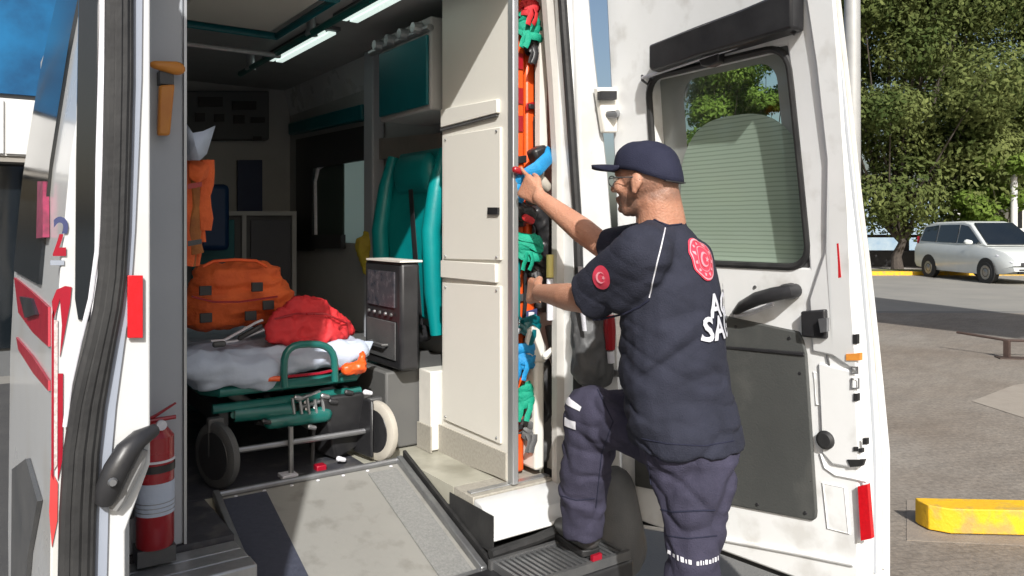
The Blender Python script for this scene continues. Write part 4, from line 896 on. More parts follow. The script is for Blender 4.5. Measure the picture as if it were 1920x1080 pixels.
cl = link('clear_wrap', cl.mesh('clear_wrap'), M['sheet'], at=PV(372,265,2.6)); cl.modifiers.new('solid','SOLIDIFY').thickness = .004; tag(cl, 'pale blue crumpled plastic wrap tucked above the orange vest', 'wrap')

# stretcher
SB0, SB1, SV0, SV1 = .70, 1.31, 2.92, 4.85
sx = thing('stretcher', (1.0, 3.8, .655), 'wheeled patient stretcher with pale blue sheet and green frame', 'stretcher')
mb = MB(); mb.cap(Vector((.76,2.98,1.075)), Vector((1.27,2.98,1.085)), .055, .05).box((.71,2.98,1.04),(1.30,4.8,1.13)).cap(Vector((.71,2.95,1.06)), Vector((.71,4.7,1.09)), .06, .05).cap(Vector((1.29,2.97,1.09)), Vector((1.29,4.7,1.09)), .045,.05).cap(Vector((.64,2.93,1.10)), Vector((.9,2.93,1.05)), .05, .06)
remeshed('mattress', mb, .013, M['sheet'], sx, 4, lambda p,n: fold(p,9,9,22,.014)+fold(p,30,30,30,.004))
for z_, c_ in ((.995,'tealpaint'),):
    part('frame', MB().tube([Vector(q) for q in ((.70,4.85,z_),(.70,3.0,z_),(.74,2.93,z_),(1.27,2.93,z_),(1.31,3.0,z_),(1.31,4.85,z_))], .020, 12, closed=True), M[c_], sx)
def arcp(x0, x1, yb, yt, v):
    p = []
    for k in range(13):
        q = math.pi*k/12; p.append(PV((x0+x1)/2-(x1-x0)/2*math.copysign(abs(math.cos(q))**.7, math.cos(q)), yb-(yb-yt)*abs(math.sin(q))**.55, v))
    return p
part('foot_handle', MB().tube([PV(534,725,2.86)]+arcp(532,628,700,645,2.86)+[PV(628,715,2.86)], .014, 12), M['tealpaint'], sx)
part('red_strap', MB().tube([PV(x,y,v) for x,y,v in ((455,712,2.9),(520,708,2.87),(600,700,2.86),(660,686,2.88),(682,672,2.92))], .014, 8, flat=.4), M['redstripe'], sx)
remeshed('strap_bundle', MB().cap(PV(650,692,2.86), PV(676,688,2.86), .022, .024).cap(PV(676,690,2.86),PV(680,665,2.88),.02,.012), .006, M['orange'], sx, 2, lambda p,n: fold(p,50,50,50,.006))
part('orange_strap', MB().tube([PV(460,712,2.9), PV(525,710,2.86)], .010, 8), M['orange'], sx)
part('sheet_corner', MB().prism([PV(x,y,2.95) for x,y in ((650,640),(702,640),(690,668),(655,690))], (0,.02,0)), M['sheet'], sx, bevel=.006)
# undercarriage
part('cross_bar', MB().tube([Vector((.72,2.95,.93)), Vector((1.30,2.95,.93))], .018), M['tealpaint'], sx)
part('side_beam', MB().box((.74,2.95,.86),(.78,4.6,.93)), M['blackpl'], sx, bevel=.006)
part('side_beam', MB().box((1.23,2.95,.86),(1.27,4.6,.93)), M['blackpl'], sx, bevel=.006)
part('slide_tube', MB().tube([Vector((.80,2.96,.90)), Vector((1.02,2.94,.895))], .030, 14), M['tealpaint'], sx)
part('slide_bracket', MB().cap(Vector((.93,2.94,.855)), Vector((1.14,2.93,.86)), .026, .032, 12), M['tealpaint'], sx)
part('centre_post', MB().tube([PV(545,800,2.88), PV(546,905,2.88)], .010, 8), M['steel'], sx)
part('pedal', MB().box((-.03,-.03,-.012),(.03,.03,.012), Matrix.Translation(PV(540,893,2.88))), M['silver'], sx, bevel=.003)
part('pedal', MB().box((-.02,-.02,-.02),(.02,.02,.02), Matrix.Translation(PV(600,880,2.9))), M['redstripe'], sx, 'red brake pedal', bevel=.004)
part('brake_bar', MB().tube([PV(525,898,2.88), PV(610,884,2.9)], .008, 8), M['steel'], sx)
for x0, y0, x1, y1 in ((555,750,600,735),(560,765,640,740),(620,760,640,735),(590,770,592,740),(575,772,570,742)):
    part('linkage', MB().tube([PV(x0,y0,2.93), PV(x1,y1,2.95)], .009, 8), M['steel'], sx)
for k in range(5): part('spring', MB().tube([PV(548+14*k,746+3*(k%2),2.91), PV(552+14*k,776,2.91)], .006, 6), M['alu'], sx)
for u0, u1, v0, v1 in ((.80,1.2,2.95,4.2),(1.2,.8,3.1,4.2)):
    part('scissor_leg', MB().tube([Vector((u0 if False else .80,v0,.90)), Vector((.80,v1,.70))], .015), M['tealpaint'], sx)
    part('scissor_leg', MB().tube([Vector((1.22,v0,.90)), Vector((1.22,v1,.70))], .015), M['blackpl'], sx)
part('leg_cover', MB().hull([Vector(q) for q in ((1.12,2.90,.93),(1.30,2.90,.93),(1.31,2.96,.70),(1.2,2.96,.66),(1.14,3.1,.68),(1.3,3.1,.93),(1.12,3.1,.93))]), M['blackpl'], sx, bevel=.01)
part('axle', MB().tube([Vector((.72,2.92,.775)), Vector((1.34,2.90,.775))], .012), M['steel'], sx)
for u, v, m_, ang_ in ((1.345,2.88,'wheelwhite',12),(.725,2.90,'greypl',20),(1.30,4.4,'greypl',0),(.73,4.4,'greypl',0)):  # shade of the left wheel put into a darker colour than the right
    ax_ = Vector((math.cos(R(ang_)), math.sin(R(ang_)), 0)); c_ = Vector((u,v,.775))
    wh = part('wheel', MB().lathe(c_-ax_*.018, ax_, [(0,.085),(0,.108),(.006,.118),(.018,.121),(.030,.118),(.036,.108),(.036,.085)], 32), M[m_], sx)
    if m_ == 'wheelwhite': part('wheel_guard', MB().box((-.045,-.02,-.10),(-.030,.11,.13), Matrix.Translation(c_) @ Matrix.Rotation(R(10),4,'Z')), M['blackpl'], sx, bevel=.01)
    part('hub', MB().lathe(c_-ax_*.02, ax_, [(0,.02),(0,.085),(.008,.09),(.032,.09),(.04,.085),(.04,.02)], 24), M['blackpl'], wh)
    part('fork', MB().box((-.028,-.02,-.01),(.028,.02,.13), Matrix.Translation(c_+Vector((0,.03,0)))), M['greypl'], sx, bevel=.006)
for k, (x0,y0,x1,y1,r_k) in enumerate(((640,742,688,742,.022),(660,760,655,840,.016),(630,770,690,800,.014),(430,735,470,760,.02),(480,790,530,800,.012),(640,800,690,850,.010),(588,800,585,880,.008),(500,742,520,790,.012))):
    part('strut', MB().tube([PV(x0,y0,2.95+.02*(k%3)), PV(x1,y1,3.0+.02*(k%2))], r_k, 10), M['blackpl' if k%3 else 'greypl'], sx)
for k, (x,y) in enumerate(((610,742),(655,735),(690,735),(560,745),(500,790),(640,860),(585,800),(625,752))):
    part('fitting', MB().cap(PV(x-5,y,2.90), PV(x+5,y+2,2.90), .011, .009, 8), M[('steel','blackpl','silver')[k%3]], sx)
# bags on the stretcher
ob = thing('orange_bag', PV(440,610,3.12), 'bulky orange medical bag with dark square patches on the stretcher', 'bag')
mb = MB().cap(PV(385,575,3.2), PV(505,560,3.2), .10, .095).cap(PV(400,530,3.2), PV(490,525,3.2), .085, .08).cap(PV(365,590,3.2), PV(520,585,3.2), .05, .06)
remeshed('bag_body', mb, .012, M['orangecloth'], ob, 4, lambda p,n: fold(p,14,14,24,.012)+.004*math.sin(p.z*120))
for x, y in ((385,545),(482,538),(503,572),(386,596),(470,592)):
    part('patch', MB().box((-.022,-.006,-.018),(.022,.006,.018), Matrix.Translation(PV(x,y,3.055))), M['blackpl'], ob, bevel=.002)
part('piping', MB().tube([PV(x,y,3.09) for x,y in ((380,500),(400,490),(440,487),(480,489),(500,500))], .006, 6), M['orange'], ob)
part('bag_strap', MB().tube([PV(x,y,3.06) for x,y in ((360,556),(400,566),(450,566),(520,556))], .010, 6, flat=.4), M['redstripe'], ob)
rb = thing('red_bag', PV(580,645,3.0), 'red fabric bag slumped on the foot of the stretcher', 'bag')
mb = MB().hull([PV(x,y,v) for x,y,v in ((497,612,2.98),(515,588,2.98),(556,558,3.0),(600,560,3.02),(655,605,3.10),(664,620,3.12),(640,636,2.98),(560,646,2.96),(505,640,2.96),(520,600,3.3),(580,570,3.35),(640,610,3.35),(640,640,3.3),(520,640,3.3))])
remeshed('bag_body', mb, .009, M['red'], rb, 5, lambda p,n: fold(p,22,22,26,.013)+fold(p,60,60,60,.003))
part('zip', MB().tube([PV(x,y,v) for x,y,v in ((515,598,2.965),(555,588,2.96),(610,588,2.965),(650,606,3.03))], .004, 6), M['extred'], rb)
bp = thing('belt_pile', PV(450,635,3.0), 'grey and black stretcher belt lying by the red bag', 'belt')
part('webbing', MB().tube([PV(x,y,3.0) for x,y in ((395,640),(420,638),(450,622),(478,606),(492,600))], .014, 8, flat=.35), M['silver'], bp)
part('webbing', MB().tube([PV(x,y,2.99) for x,y in ((405,644),(440,640),(470,628),(496,618))], .012, 8, flat=.35), M['silver'], bp)
part('buckle', MB().cap(PV(450,634,2.98), PV(488,612,2.98), .010, .010, 10), M['blackpl'], bp)
part('buckle', MB().cap(PV(404,646,2.97), PV(418,645,2.97), .012, .012, 10), M['greypl'], bp)
# yellow vest near front
yv = MB().cap(PV(690,455,4.0), PV(700,440,4.0), .05,.045).cap(PV(685,460,4.0), PV(688,510,4.0), .055,.02)
yv = remeshed('folded_vest', yv, .010, M['yellow'], None, 3, lambda p,n: fold(p,25,25,25,.01)); tag(yv, 'dull yellow cloth hanging beneath the side window', 'vest')

# ------------------------------------------------------------------ equipment in the open rack
def board(x0, x1, y0, y1, v, label, nm='spine_board', m='orange', grp=None, dep=.36):
    a_ = PV(x0,y0,v); b_ = PV(x1,y1,v)
    t = thing(nm, Vector(((a_.x+b_.x)/2, v, b_.z)), label, nm.replace('_',' '), grp)
    part('board', MB().box((a_.x,v,b_.z),(b_.x,v+dep,a_.z)), M[m], t, bevel=.012)
    return t, a_, b_
b1, a_, b_ = board(966, 984, -60, 884, 2.40, 'orange spine board standing closest to the cream partition', grp='orange spine boards')
for y in (115, 180, 232): part('hand_hole', MB().box((-.012,-.004,-.03),(.012,.004,.03), Matrix.Translation(PV(975,y,2.398))), M['extred'], b1)
b2, a_, b_ = board(986, 1004, 55, 870, 2.43, 'orange spine board standing behind the first, nearer the white rail', grp='orange spine boards')
for bq, x0, x1, vq, ys in ((b1,964,986,2.395,(300,420,560,620,700,800)), (b2,985,1006,2.425,(90,200,380,590,655,770,830))):
    for k, y in enumerate(ys):
        part('webbing', MB().prism([PV(x0,y-6,vq), PV(x1,y-9-k,vq), PV(x1,y+5-k,vq), PV(x0,y+8,vq)], (0,-.006,0)), M[('blackpl','extred','greypl','navyprint')[k%4]], bq, bevel=.002)
        if k%2: part('buckle', MB().box((-.012,-.008,-.010),(.012,.004,.010), Matrix.Translation(PV((x0+x1)/2,y,vq-.008))), M['blackpl' if k%3 else 'silver'], bq, bevel=.003)
    part('hanging_strap', MB().tube([PV(x1-3,ys[1]+20,vq-.01), PV(x1,ys[2],vq-.02), PV(x1-6,ys[2]+60,vq-.015)], .009, 6, flat=.3, flatdir=(0,-1,0)), M['blackpl'], bq)
b3, a_, b_ = board(962, 978, 446, 598, 2.355, 'short teal splint board standing beside the aluminium post', nm='splint_board', m='teal', dep=.06)
b4, a_, b_ = board(1004, 1022, 640, 880, 2.34, 'narrow white plastic scoop rail standing low in the rack', nm='scoop_stretcher', m='whitepl', dep=.10)
part('rounded_end', MB().prism([PV(x,y,2.335) for x,y in ((992,680),(988,640),(992,618),(1002,610),(1013,618),(1022,645),(1024,680))], (0,.018,0)), M['whitepl'], b4, bevel=.006)
part('latch', MB().cap(PV(1022,668,2.32), PV(1034,656,2.32), .014, .010, 8), M['whitepl'], b4)
def strap(label, cx, cy, w_, h_, v, m, n=5, seed=1, nm='strap', tails=1):
    rnd = random.Random(seed); mb = MB(); c = PV(cx,cy,v); D = v/ray(cx,cy).y; W_ = w_/FPX*D/2; H_ = h_/FPX*D/2
    for k in range(n):
        zz_ = (k+.5)/n*2-1; tl_k = rnd.uniform(-.5,.5); rr_ = rnd.uniform(.75,1.05); lift = rnd.uniform(-.1,.1)
        P_ = [c+RGT*(W_*rr_*math.cos(q))+FWD*(-.030*math.sin(q)*rr_+.02)+UP*(H_*(zz_*.75+lift)+H_*tl_k*math.cos(q)+.006*math.sin(3*q+k)) for q in [2*math.pi*j/18 for j in range(18)]]
        mb.tube(P_, .0145, 8, closed=True, flat=.22, flatdir=(rnd.uniform(-.25,.25),-1,rnd.uniform(-.2,.2)))
    for k in range(2):
        x0 = W_*rnd.uniform(-.5,.6); P_ = [c+RGT*(x0+.008*math.sin(j*1.3+k))-FWD*(.016+.004*j%3)+UP*(-H_*.4-.022*j) for j in range(4)]
        mb.tube(P_, .011, 8, flat=.22, flatdir=(rnd.uniform(-.4,.4),-1,0))
    return solo(nm, mb, M[m], c, label, 'strap')
strap('green strap bundle near the top of the rack', 988, 48, 52, 56, 2.37, 'green', 5, 1)
strap('red handled strap above the topmost green bundle', 992, 12, 34, 26, 2.36, 'red', 3, 2)
strap('green strap knot below the raised hand', 986, 462, 62, 54, 2.33, 'green', 6, 3)
strap('blue strap bundle low in the rack', 980, 668, 46, 48, 2.35, 'blue', 5, 4)
strap('green strap bundle lowest in the rack', 981, 745, 44, 42, 2.36, 'green', 5, 5)
hb = thing('head_block', PV(1002,310,2.30), 'blue head immobiliser strap with a black pad at the raised hand', 'head immobiliser')
part('pad', MB().box((-.03,-.01,-.035),(.035,.05,.03), Matrix.Translation(PV(1014,290,2.33))@Matrix.Rotation(R(-25),4,'Y')), M['blackpl'], hb, bevel=.012)
part('band', MB().tube([PV(x,y,v) for x,y,v in ((966,345,2.32),(985,328,2.29),(1008,316,2.27),(1028,296,2.29),(1030,280,2.33))], [.016,.024,.028,.026,.018], 10, flat=.35, flatdir=(0,-1,0)), M['blue'], hb)
part('side_pad', MB().cap(PV(968,350,2.33), PV(974,372,2.33), .024, .02, 10), M['blue'], hb)
part('buckle', MB().cap(PV(966,318,2.29), PV(976,322,2.29), .013, .013, 10), M['extred'], hb)
part('cushion', MB().cap(PV(1012,338,2.33), PV(1024,350,2.33), .026, .022, 10), M['wheelwhite'], hb)
db = MB().cap(PV(972,392,2.34), PV(992,402,2.34), .032, .030).cap(PV(1005,400,2.4), PV(1048,470,2.4), .03, .05).cap(PV(1010,470,2.42), PV(1055,500,2.42), .04, .035)
db = remeshed('black_bag', db, .009, M['blackpl'], None, 3, lambda p,n: fold(p,30,30,30,.008)); tag(db, 'black equipment bag crumpled behind the raised forearm', 'bag')
rc = solo('red_case', MB().cap(PV(985,408,2.31), PV(996,414,2.31), .014, .014, 10), M['red'], PV(990,410,2.31), 'small red pouch on the black bag under the raised hand', 'pouch')
yt = thing('suction_tube', PV(1030,500,2.30), 'clear tube with a pale yellow cap standing above the lower forearm', 'tube')
part('cap', MB().lathe(PV(1031,520,2.30), UP, [(0,.014),(.085,.014)], 12), mat('pale_yellow_plastic', (.80,.72,.25), .4, col2=(.7,.6,.2), scale=9), yt)
part('tube', MB().lathe(PV(1031,600,2.30), UP, [(0,.012),(.155,.013)], 12), M['silver'], yt)
for lab, pts, r_, m_ in (('black crutch leaning low in the rack', ((1040,560,2.36),(1052,640,2.33),(1062,720,2.32),(1066,890,2.34)), .015, 'blackpl'),
                         ('dark grey folded crutch beside the black one', ((1030,610,2.40),(1046,700,2.38),(1040,880,2.40)), .018, 'greypl')):
    solo('crutch', MB().tube([PV(*q) for q in pts], r_, 10), M[m_], PV(*pts[-1]), lab, 'crutch')
tb = MB().cap(PV(1020,690,2.44), PV(1024,760,2.44), .045, .05).cap(PV(1024,760,2.44), PV(1030,880,2.46), .05, .045)
tb = remeshed('black_holdall', tb, .010, M['blackpl'], None, 3, lambda p,n: fold(p,25,25,12,.010)); tag(tb, 'tall black holdall standing on the rack floor beside the white scoop rail', 'bag')
ub = MB().cap(PV(1016,395,2.45), PV(1022,560,2.45), .045, .05)
ub = remeshed('strap_roll', ub, .009, M['greypl'], None, 3, lambda p,n: fold(p,30,30,60,.010)); tag(ub, 'dark rolled straps packed upright behind the two hands', 'strap')
hs = MB().cap(PV(1048,640,2.42), PV(1062,690,2.42), .05, .055).cap(PV(1020,780,2.45), PV(1022,840,2.45), .05, .05)
hs = remeshed('dark_bag', hs, .010, M['greypl'], None, 3, lambda p,n: fold(p,25,25,25,.010)); tag(hs, 'dark grey soft bag low in the rack behind the knee', 'bag')
strap('dark teal strap tangle between the blue bundle and the splint board', 992, 610, 40, 34, 2.36, 'tealdark', 5, 9)
strap('black strap loop hanging just under the topmost green bundle', 1000, 84, 26, 30, 2.38, 'blackpl', 3, 10)
strap('black strap tangle hanging between the raised hand and the lower hand', 1010, 500, 46, 50, 2.36, 'blackpl', 5, 11)
strap('grey strap loop hanging near the floor of the rack', 992, 800, 34, 60, 2.37, 'greypl', 4, 12)
# jacket hung on the pillar
jk = thing('hanging_jacket', PV(1110,600,2.12), 'grey and red jacket hanging from the pillar beside the person', 'jacket')
mb = MB().cap(PV(1098,590,2.14), PV(1104,690,2.12), .045, .06).cap(PV(1120,600,2.12), PV(1122,700,2.12), .05, .05)
remeshed('cloth', mb, .010, M['greypl'], jk, 3, lambda p,n: fold(p,30,30,10,.012))
part('sleeve', MB().tube([PV(x,y,2.06) for x,y in ((1142,590),(1143,620),(1144,655))], [.020,.022,.018], 10), M['extred'], jk)
part('cuff', MB().tube([PV(x,y,2.06) for x,y in ((1144,658),(1146,680))], .014, 10), M['silver'], jk)
part('strap', MB().tube([PV(x,y,2.07) for x,y in ((1088,500),(1090,560),(1096,620))], .012, 8, flat=.4), M['silver'], jk)

# ================================================================== PERSON
pf = (RGT*-.88+FWD*.47).normalized(); pr = Vector((pf.y, -pf.x, 0))      # facing and right
if pr.dot(FWD) < 0: pr = -pr
def E(px, py, D, rf, rr, rz): return W(px,py,D), (pf*rf, pr*rr, UP*rz)
def chain(mb, items, n=14):
    for (c0,a0),(c1,a1) in zip(items, items[1:]): mb.cap(c0, c1, a0, a1, n)
pbase = W(1295, 430, 2.2); pbase.z = 0
pn = thing('person', pbase, 'man in dark cap and navy uniform stepping up at the rear of the ambulance', 'person')
LSH, LEL, LWR = W(1206,478,2.07), W(1098,562,2.26), W(1012,548,2.60)
RSH, REL, RWR = W(1245,455,2.36), W(1136,466,2.52), W(1012,370,2.72)
# --- body: head, neck, trunk, arms, hands, legs in one surface
bd = MB()
HC = W(1212,336,2.22); hf = (RGT*-.80+FWD*.60).normalized(); hr = Vector((hf.y,-hf.x,0)); 
if hr.dot(FWD) < 0: hr = -hr
def H(f, r, z): return HC+hf*f+hr*r+UP*z
def hx(a, b, c): return (hf*a, hr*b, UP*c)
bd.ell(H(-.008,0,.012), hx(.093,.074,.088), 24)
bd.cap(H(.035,0,-.03), H(.05,0,-.082), hx(.048,.056,.05), hx(.030,.030,.022), 18)      # face to chin
bd.cap(H(-.03,.035,-.065), H(.052,.015,-.088), .026, .020); bd.cap(H(-.03,-.035,-.065), H(.052,-.015,-.088), .026, .020)   # jaw
bd.cap(H(.078,-.022,.018), H(.078,.022,.018), .013, .013)                                # brow
bd.cap(H(.088,0,.005), H(.106,0,-.026), .008, .0115); bd.ell(H(.096,-.011,-.030), hx(.010,.007,.007), 10); bd.ell(H(.096,.011,-.030), hx(.010,.007,.007), 10)   # nose
bd.ell(H(.086,0,-.053), hx(.012,.021,.006), 12); bd.ell(H(.084,0,-.063), hx(.012,.019,.007), 12); bd.ell(H(.076,0,-.085), hx(.016,.018,.013), 12)  # lips, chin
for sg in (-1, 1):
    bd.ell(H(.060,sg*.042,-.022), hx(.022,.022,.022), 12)                                # cheeks
    bd.ell(H(-.008,sg*.078,-.010), (hf*.018+UP*.004, hr*.009, UP*.026-hf*.005), 14); bd.ell(H(-.002,sg*.077,-.034), hx(.010,.008,.012), 10)  # ear
NK0, NK1 = H(-.035,0,-.06), W(1238,438,2.22)
bd.cap(NK0, NK1, .058, .072, 18)
bd.cap(H(-.05,0,-.045), W(1246,420,2.22), .050, .062, 16)
bd.cap(W(1240,450,2.22), W(1262,800,2.22), (pf*.07,pr*.12,UP*.06), (pf*.09,pr*.12,UP*.08), 14)
bd.cap(NK1, LSH, .05, .045); bd.cap(NK1, RSH, .05, .045)
def limb(a, b, ra, rm, rb, bul=.35):
    m_ = a.lerp(b, bul); bd.cap(a, m_, ra, rm, 16); bd.cap(m_, b, rm, rb, 16)
limb(LSH, LEL, .046, .047, .040); limb(LEL, LWR, .041, .043, .027)
limb(RSH, REL, .046, .047, .041); limb(REL, RWR, .041, .044, .027)
# hands
def hand(wr, fwd, palm_n, side, curls, thumb_dir):
    # side: direction across the knuckles toward the index finger
    fwd = fwd.normalized(); side = (side-fwd*side.dot(fwd)).normalized(); pn_ = fwd.cross(side).normalized()
    if pn_.dot(palm_n) < 0: pn_ = -pn_
    kn = wr+fwd*.088
    bd.hull([q for c in (wr+fwd*.012+side*.02, wr+fwd*.012-side*.02, kn+side*.032, kn-side*.034) for q in MB().ell(c, (fwd*.015, side*.015, pn_*.013), 10).v])
    for i, (L_, cu) in enumerate(zip((.070,.078,.073,.058), curls)):
        b0 = kn+side*(.033-.022*i)-fwd*.012; d_ = fwd.copy(); p = b0; rr = .0092 if i < 3 else .008
        pts = [p]; 
        for j, fr in enumerate((.14,.46,.30,.24)):
            ang_ = 0 if j == 0 else cu*(.5+.5*j/2)
            d_ = (Matrix.Rotation(0,3,side) @ d_)
            d_ = (d_*math.cos(ang_)+pn_cur(d_, side, pn_)*math.sin(ang_)).normalized(); p = p+d_*L_*fr*1.05+side*(.001*(1.5-i)); pts.append(p)
        for a_, b_ in zip(pts, pts[1:]): bd.cap(a_, b_, rr, rr*.93, 10); rr *= .93
    t0 = wr+fwd*.025+side*.022; t1 = t0+(fwd*.8+side*.5+pn_*.4).normalized()*.042; t2 = t1+(fwd*.9+side*.0+pn_*.45).normalized()*.034; t3 = t2+(fwd*.9-side*.15+pn_*.5).normalized()*.026
    bd.cap(t0, t1, .016, .012, 10); bd.cap(t1, t2, .012, .0105, 10); bd.cap(t2, t3, .0105, .0085, 10)
def pn_cur(d, side, pn_):
    c = side.cross(d); 
    return c if c.dot(pn_) > -1e-6 or c.dot(pn_) > 0 else -c
_side_u = (UP*.75-RGT*.35)
hand(RWR, W(972,338,2.80)-RWR, -RGT*.2+FWD*.7-UP*.7, UP*.8+RGT*.2-FWD*.1, (.15,.75,.9,1.0), None)
hand(LWR, W(972,540,2.80)-LWR, -UP*.2+FWD*.6+RGT*.5, UP*.9+RGT*.1, (.6,.7,.8,.85), None)
# legs inside the trousers
LH, LK, LA = W(1285,850,2.12), W(1300,1120,2.10), W(1312,1440,2.14)
RH, RK, RA = W(1280,845,2.30), W(1098,775,2.50), W(1088,985,2.60)
bd.cap(W(1262,800,2.22), LH, .08, .06); bd.cap(W(1262,800,2.22), RH, .08, .06)
limb(LH, LK, .060, .058, .045); limb(LK, LA, .045, .045, .034); limb(RH, RK, .060, .055, .045); limb(RK, RA, .045, .042, .030)
body = remeshed('body', bd, .0046, M['skin'], pn, 4)
# stubble and cropped hair as a tone on the skin
tone_ = body.data.attributes.new('stubble', 'FLOAT', 'POINT'); org_ = origin(body); vals_ = []
def sst(a, b, x): x = max(0, min(1, (x-a)/(b-a))); return x*x*(3-2*x)
for v in body.data.vertices:
    d_ = v.co+org_-HC; f_, r_2, z_ = d_.dot(hf), d_.dot(hr), d_.z
    k_ = 0
    if d_.length < .19:
        jaw = sst(-.040,-.055,z_)*sst(-.118,-.100,z_)*sst(-.012,.012,f_)
        side = sst(.0,.012,f_)*sst(.034,.022,f_)*sst(-.08,-.06,z_)*sst(.03,.0,z_)*sst(.05,.06,abs(r_2))
        nape = sst(.02,-.01,f_)*sst(-.078,-.050,z_)*(.9 if abs(r_2) < .086 else 0)*(1-sst(.074,.080,abs(r_2)))
        k_ = max(jaw*.75, side*.7, nape*.62)*(.8+.35*noise.noise(v.co*60))
    vals_.append(max(0, min(1, k_)))
tone_.data.foreach_set('value', vals_)
for sg in (-1, 1):
    ey = part('eye', MB().ell(H(.080,sg*.031,.000), hx(.009,.010,.008), 10), M['whitepl'], pn)
# glasses
gl_ = MB()
for sg in (-1, 1):
    gl_.tube([H(.094,sg*(.032+.021*math.cos(q)),-.004+.015*math.sin(q)) for q in [2*math.pi*j/14 for j in range(14)]], .0016, 6, closed=True)
    gl_.tube([H(.092,sg*.053,.002), H(.06,sg*.076,.003), H(.0,sg*.083,.002), H(-.022,sg*.082,-.006)], .0017, 6)
gl_.tube([H(.097,-.010,.0), H(.099,0,.004), H(.097,.010,.0)], .0015, 6)
part('glasses', gl_, M['greypl'], pn)
# cap
cp_ = MB(); N2 = 40; rows_ = []
cz0 = .020
for j in range(11):
    q = math.pi/2*j/10
    row = []
    for k in range(N2):
        th_ = 2*math.pi*k/N2; fx_, fr_ = math.cos(th_), math.sin(th_)
        rad = math.cos(q)**.62 if j < 10 else .02
        dz = (.014*fx_-.024*max(0,-fx_))*(1-j/10)
        row.append(H(-.006+.101*fx_*rad, .083*fr_*rad, cz0+dz+.086*math.sin(q)+.003*math.sin(6*th_)*math.sin(2*q)*.4))
    rows_.append(row)
vs_ = [p for r_ in rows_ for p in r_]
fs_ = [(j*N2+k, j*N2+(k+1)%N2, (j+1)*N2+(k+1)%N2, (j+1)*N2+k) for j in range(10) for k in range(N2)]+[tuple(10*N2+k for k in range(N2))]
vs_ = [p+Vector((noise.noise(p*28),noise.noise(p*28+Vector((3,3,3))),noise.noise(p*28+Vector((7,1,0)))))*.0025 for p in vs_]
cpo = part('cap', MB().add(vs_, fs_), M['capcloth'], pn)
so_ = cpo.modifiers.new('solid', 'SOLIDIFY'); so_.thickness = .003; so_.offset = 1
part('cap_button', MB().ell(H(-.006,0,cz0+.087), hx(.008,.008,.004), 10), M['capcloth'], cpo)
br = MB(); vs_ = []; 
for i in range(9):
    tt = -1+2*i/8; th_ = tt*1.05
    a_ = H(-.006+.099*math.cos(th_), .082*math.sin(th_), cz0+.006+.012*math.cos(th_)); ex = .085*math.cos(tt*1.25)**.6 if abs(tt) < 1 else .02
    b_ = a_+hf*ex*.5+UP*(.006-.008*tt*tt); c_ = a_+hf*ex+UP*(.006-.020*tt*tt)
    vs_ += [a_, b_, c_]
brf = [(3*i+j, 3*i+j+1, 3*i+j+4, 3*i+j+3) for i in range(8) for j in range(2)]
bro = part('cap_brim', MB().add(vs_, brf), M['capcloth'], cpo)
s2 = bro.modifiers.new('sub', 'SUBSURF'); s2.levels = 2; s2.render_levels = 2
s3 = bro.modifiers.new('solid', 'SOLIDIFY'); s3.thickness = .012; s3.offset = 0
part('cap_strap', MB().tube([H(-.006+.103*math.cos(q), .085*math.sin(q), cz0-.014+.020*math.cos(q)) for q in [R(140+10*j) for j in range(9)]], .006, 6, flat=.4), M['blackpl'], cpo)
# shirt
sh = MB()
chain(sh, [E(1246,440,2.22,.075,.11,.035), E(1262,478,2.22,.108,.165,.06), E(1260,540,2.21,.132,.178,.06), E(1258,610,2.20,.146,.178,.06), E(1262,690,2.20,.150,.176,.06), E(1272,760,2.19,.155,.180,.06), E(1292,828,2.18,.152,.176,.012)], 22)
sh.cap(NK1+UP*.0, W(1246,416,2.22), .075, (pf*.062,pr*.066,UP*.018), 18)
sh.cap(W(1240,450,2.2), LSH-UP*.005, .065, .078, 16); sh.cap(W(1262,455,2.28), RSH, .065, .072, 16)
def flatend(a, b, t, r1, r2, th=.014):
    d = (b-a).normalized(); e1_ = d.orthogonal().normalized(); e1_ = (UP-d*UP.dot(d)).normalized(); e2_ = d.cross(e1_); return a.lerp(b, t), (d*th, e2_*r1, e1_*r2)
c_, x_ax = flatend(LSH, LEL, .92, .064, .080); sh.cap(LSH, c_, .082, x_ax, 20)
sh.cap(LSH-UP*.03, W(1165,560,2.14), .07, .05, 14)
c_, x_ax = flatend(RSH, REL, .95, .058, .062); sh.cap(RSH, c_, .072, x_ax, 20)
def shirt_fold(p, n):
    d = p-pbase; f = d.dot(pf); r = d.dot(pr); z = p.z
    t_ = max(0, min(1, (1.42-z)/.5))
    diag = noise.noise(Vector(((z*1.0+f*.9)*7.5, (z*.35-f*.8)*2.2, r*3)))
    fine = noise.noise(Vector((z*26+f*13, f*6, r*7)))
    hor = noise.noise(Vector((z*15, f*2.5+3, r*3.0)))
    q2 = Vector((z*9+f*5, (f-z*.6)*2.0+4, r*2.5)); cr_ = 1-abs(noise.noise(q2))*5; cr_ = max(0, cr_)
    q3 = Vector((z*17-f*9, (f+z*.5)*2.6+9, r*3)); c3 = max(0, 1-abs(noise.noise(q3))*5)
    mk = max(0, 1-max(0, (p-W(1340,575,2.2)).length-.12)/.08)*.8
    return (1-mk)*(.012*(1-abs(diag)*2.4)*(.35+t_)*.8+.009*hor*(.3+t_)+.004*fine+.004*noise.noise(p*9)-.011*cr_*(.4+t_*.7)-.006*c3*(.3+t_))
shirt = remeshed('shirt', sh, .0062, M['navy'], pn, 4, shirt_fold)
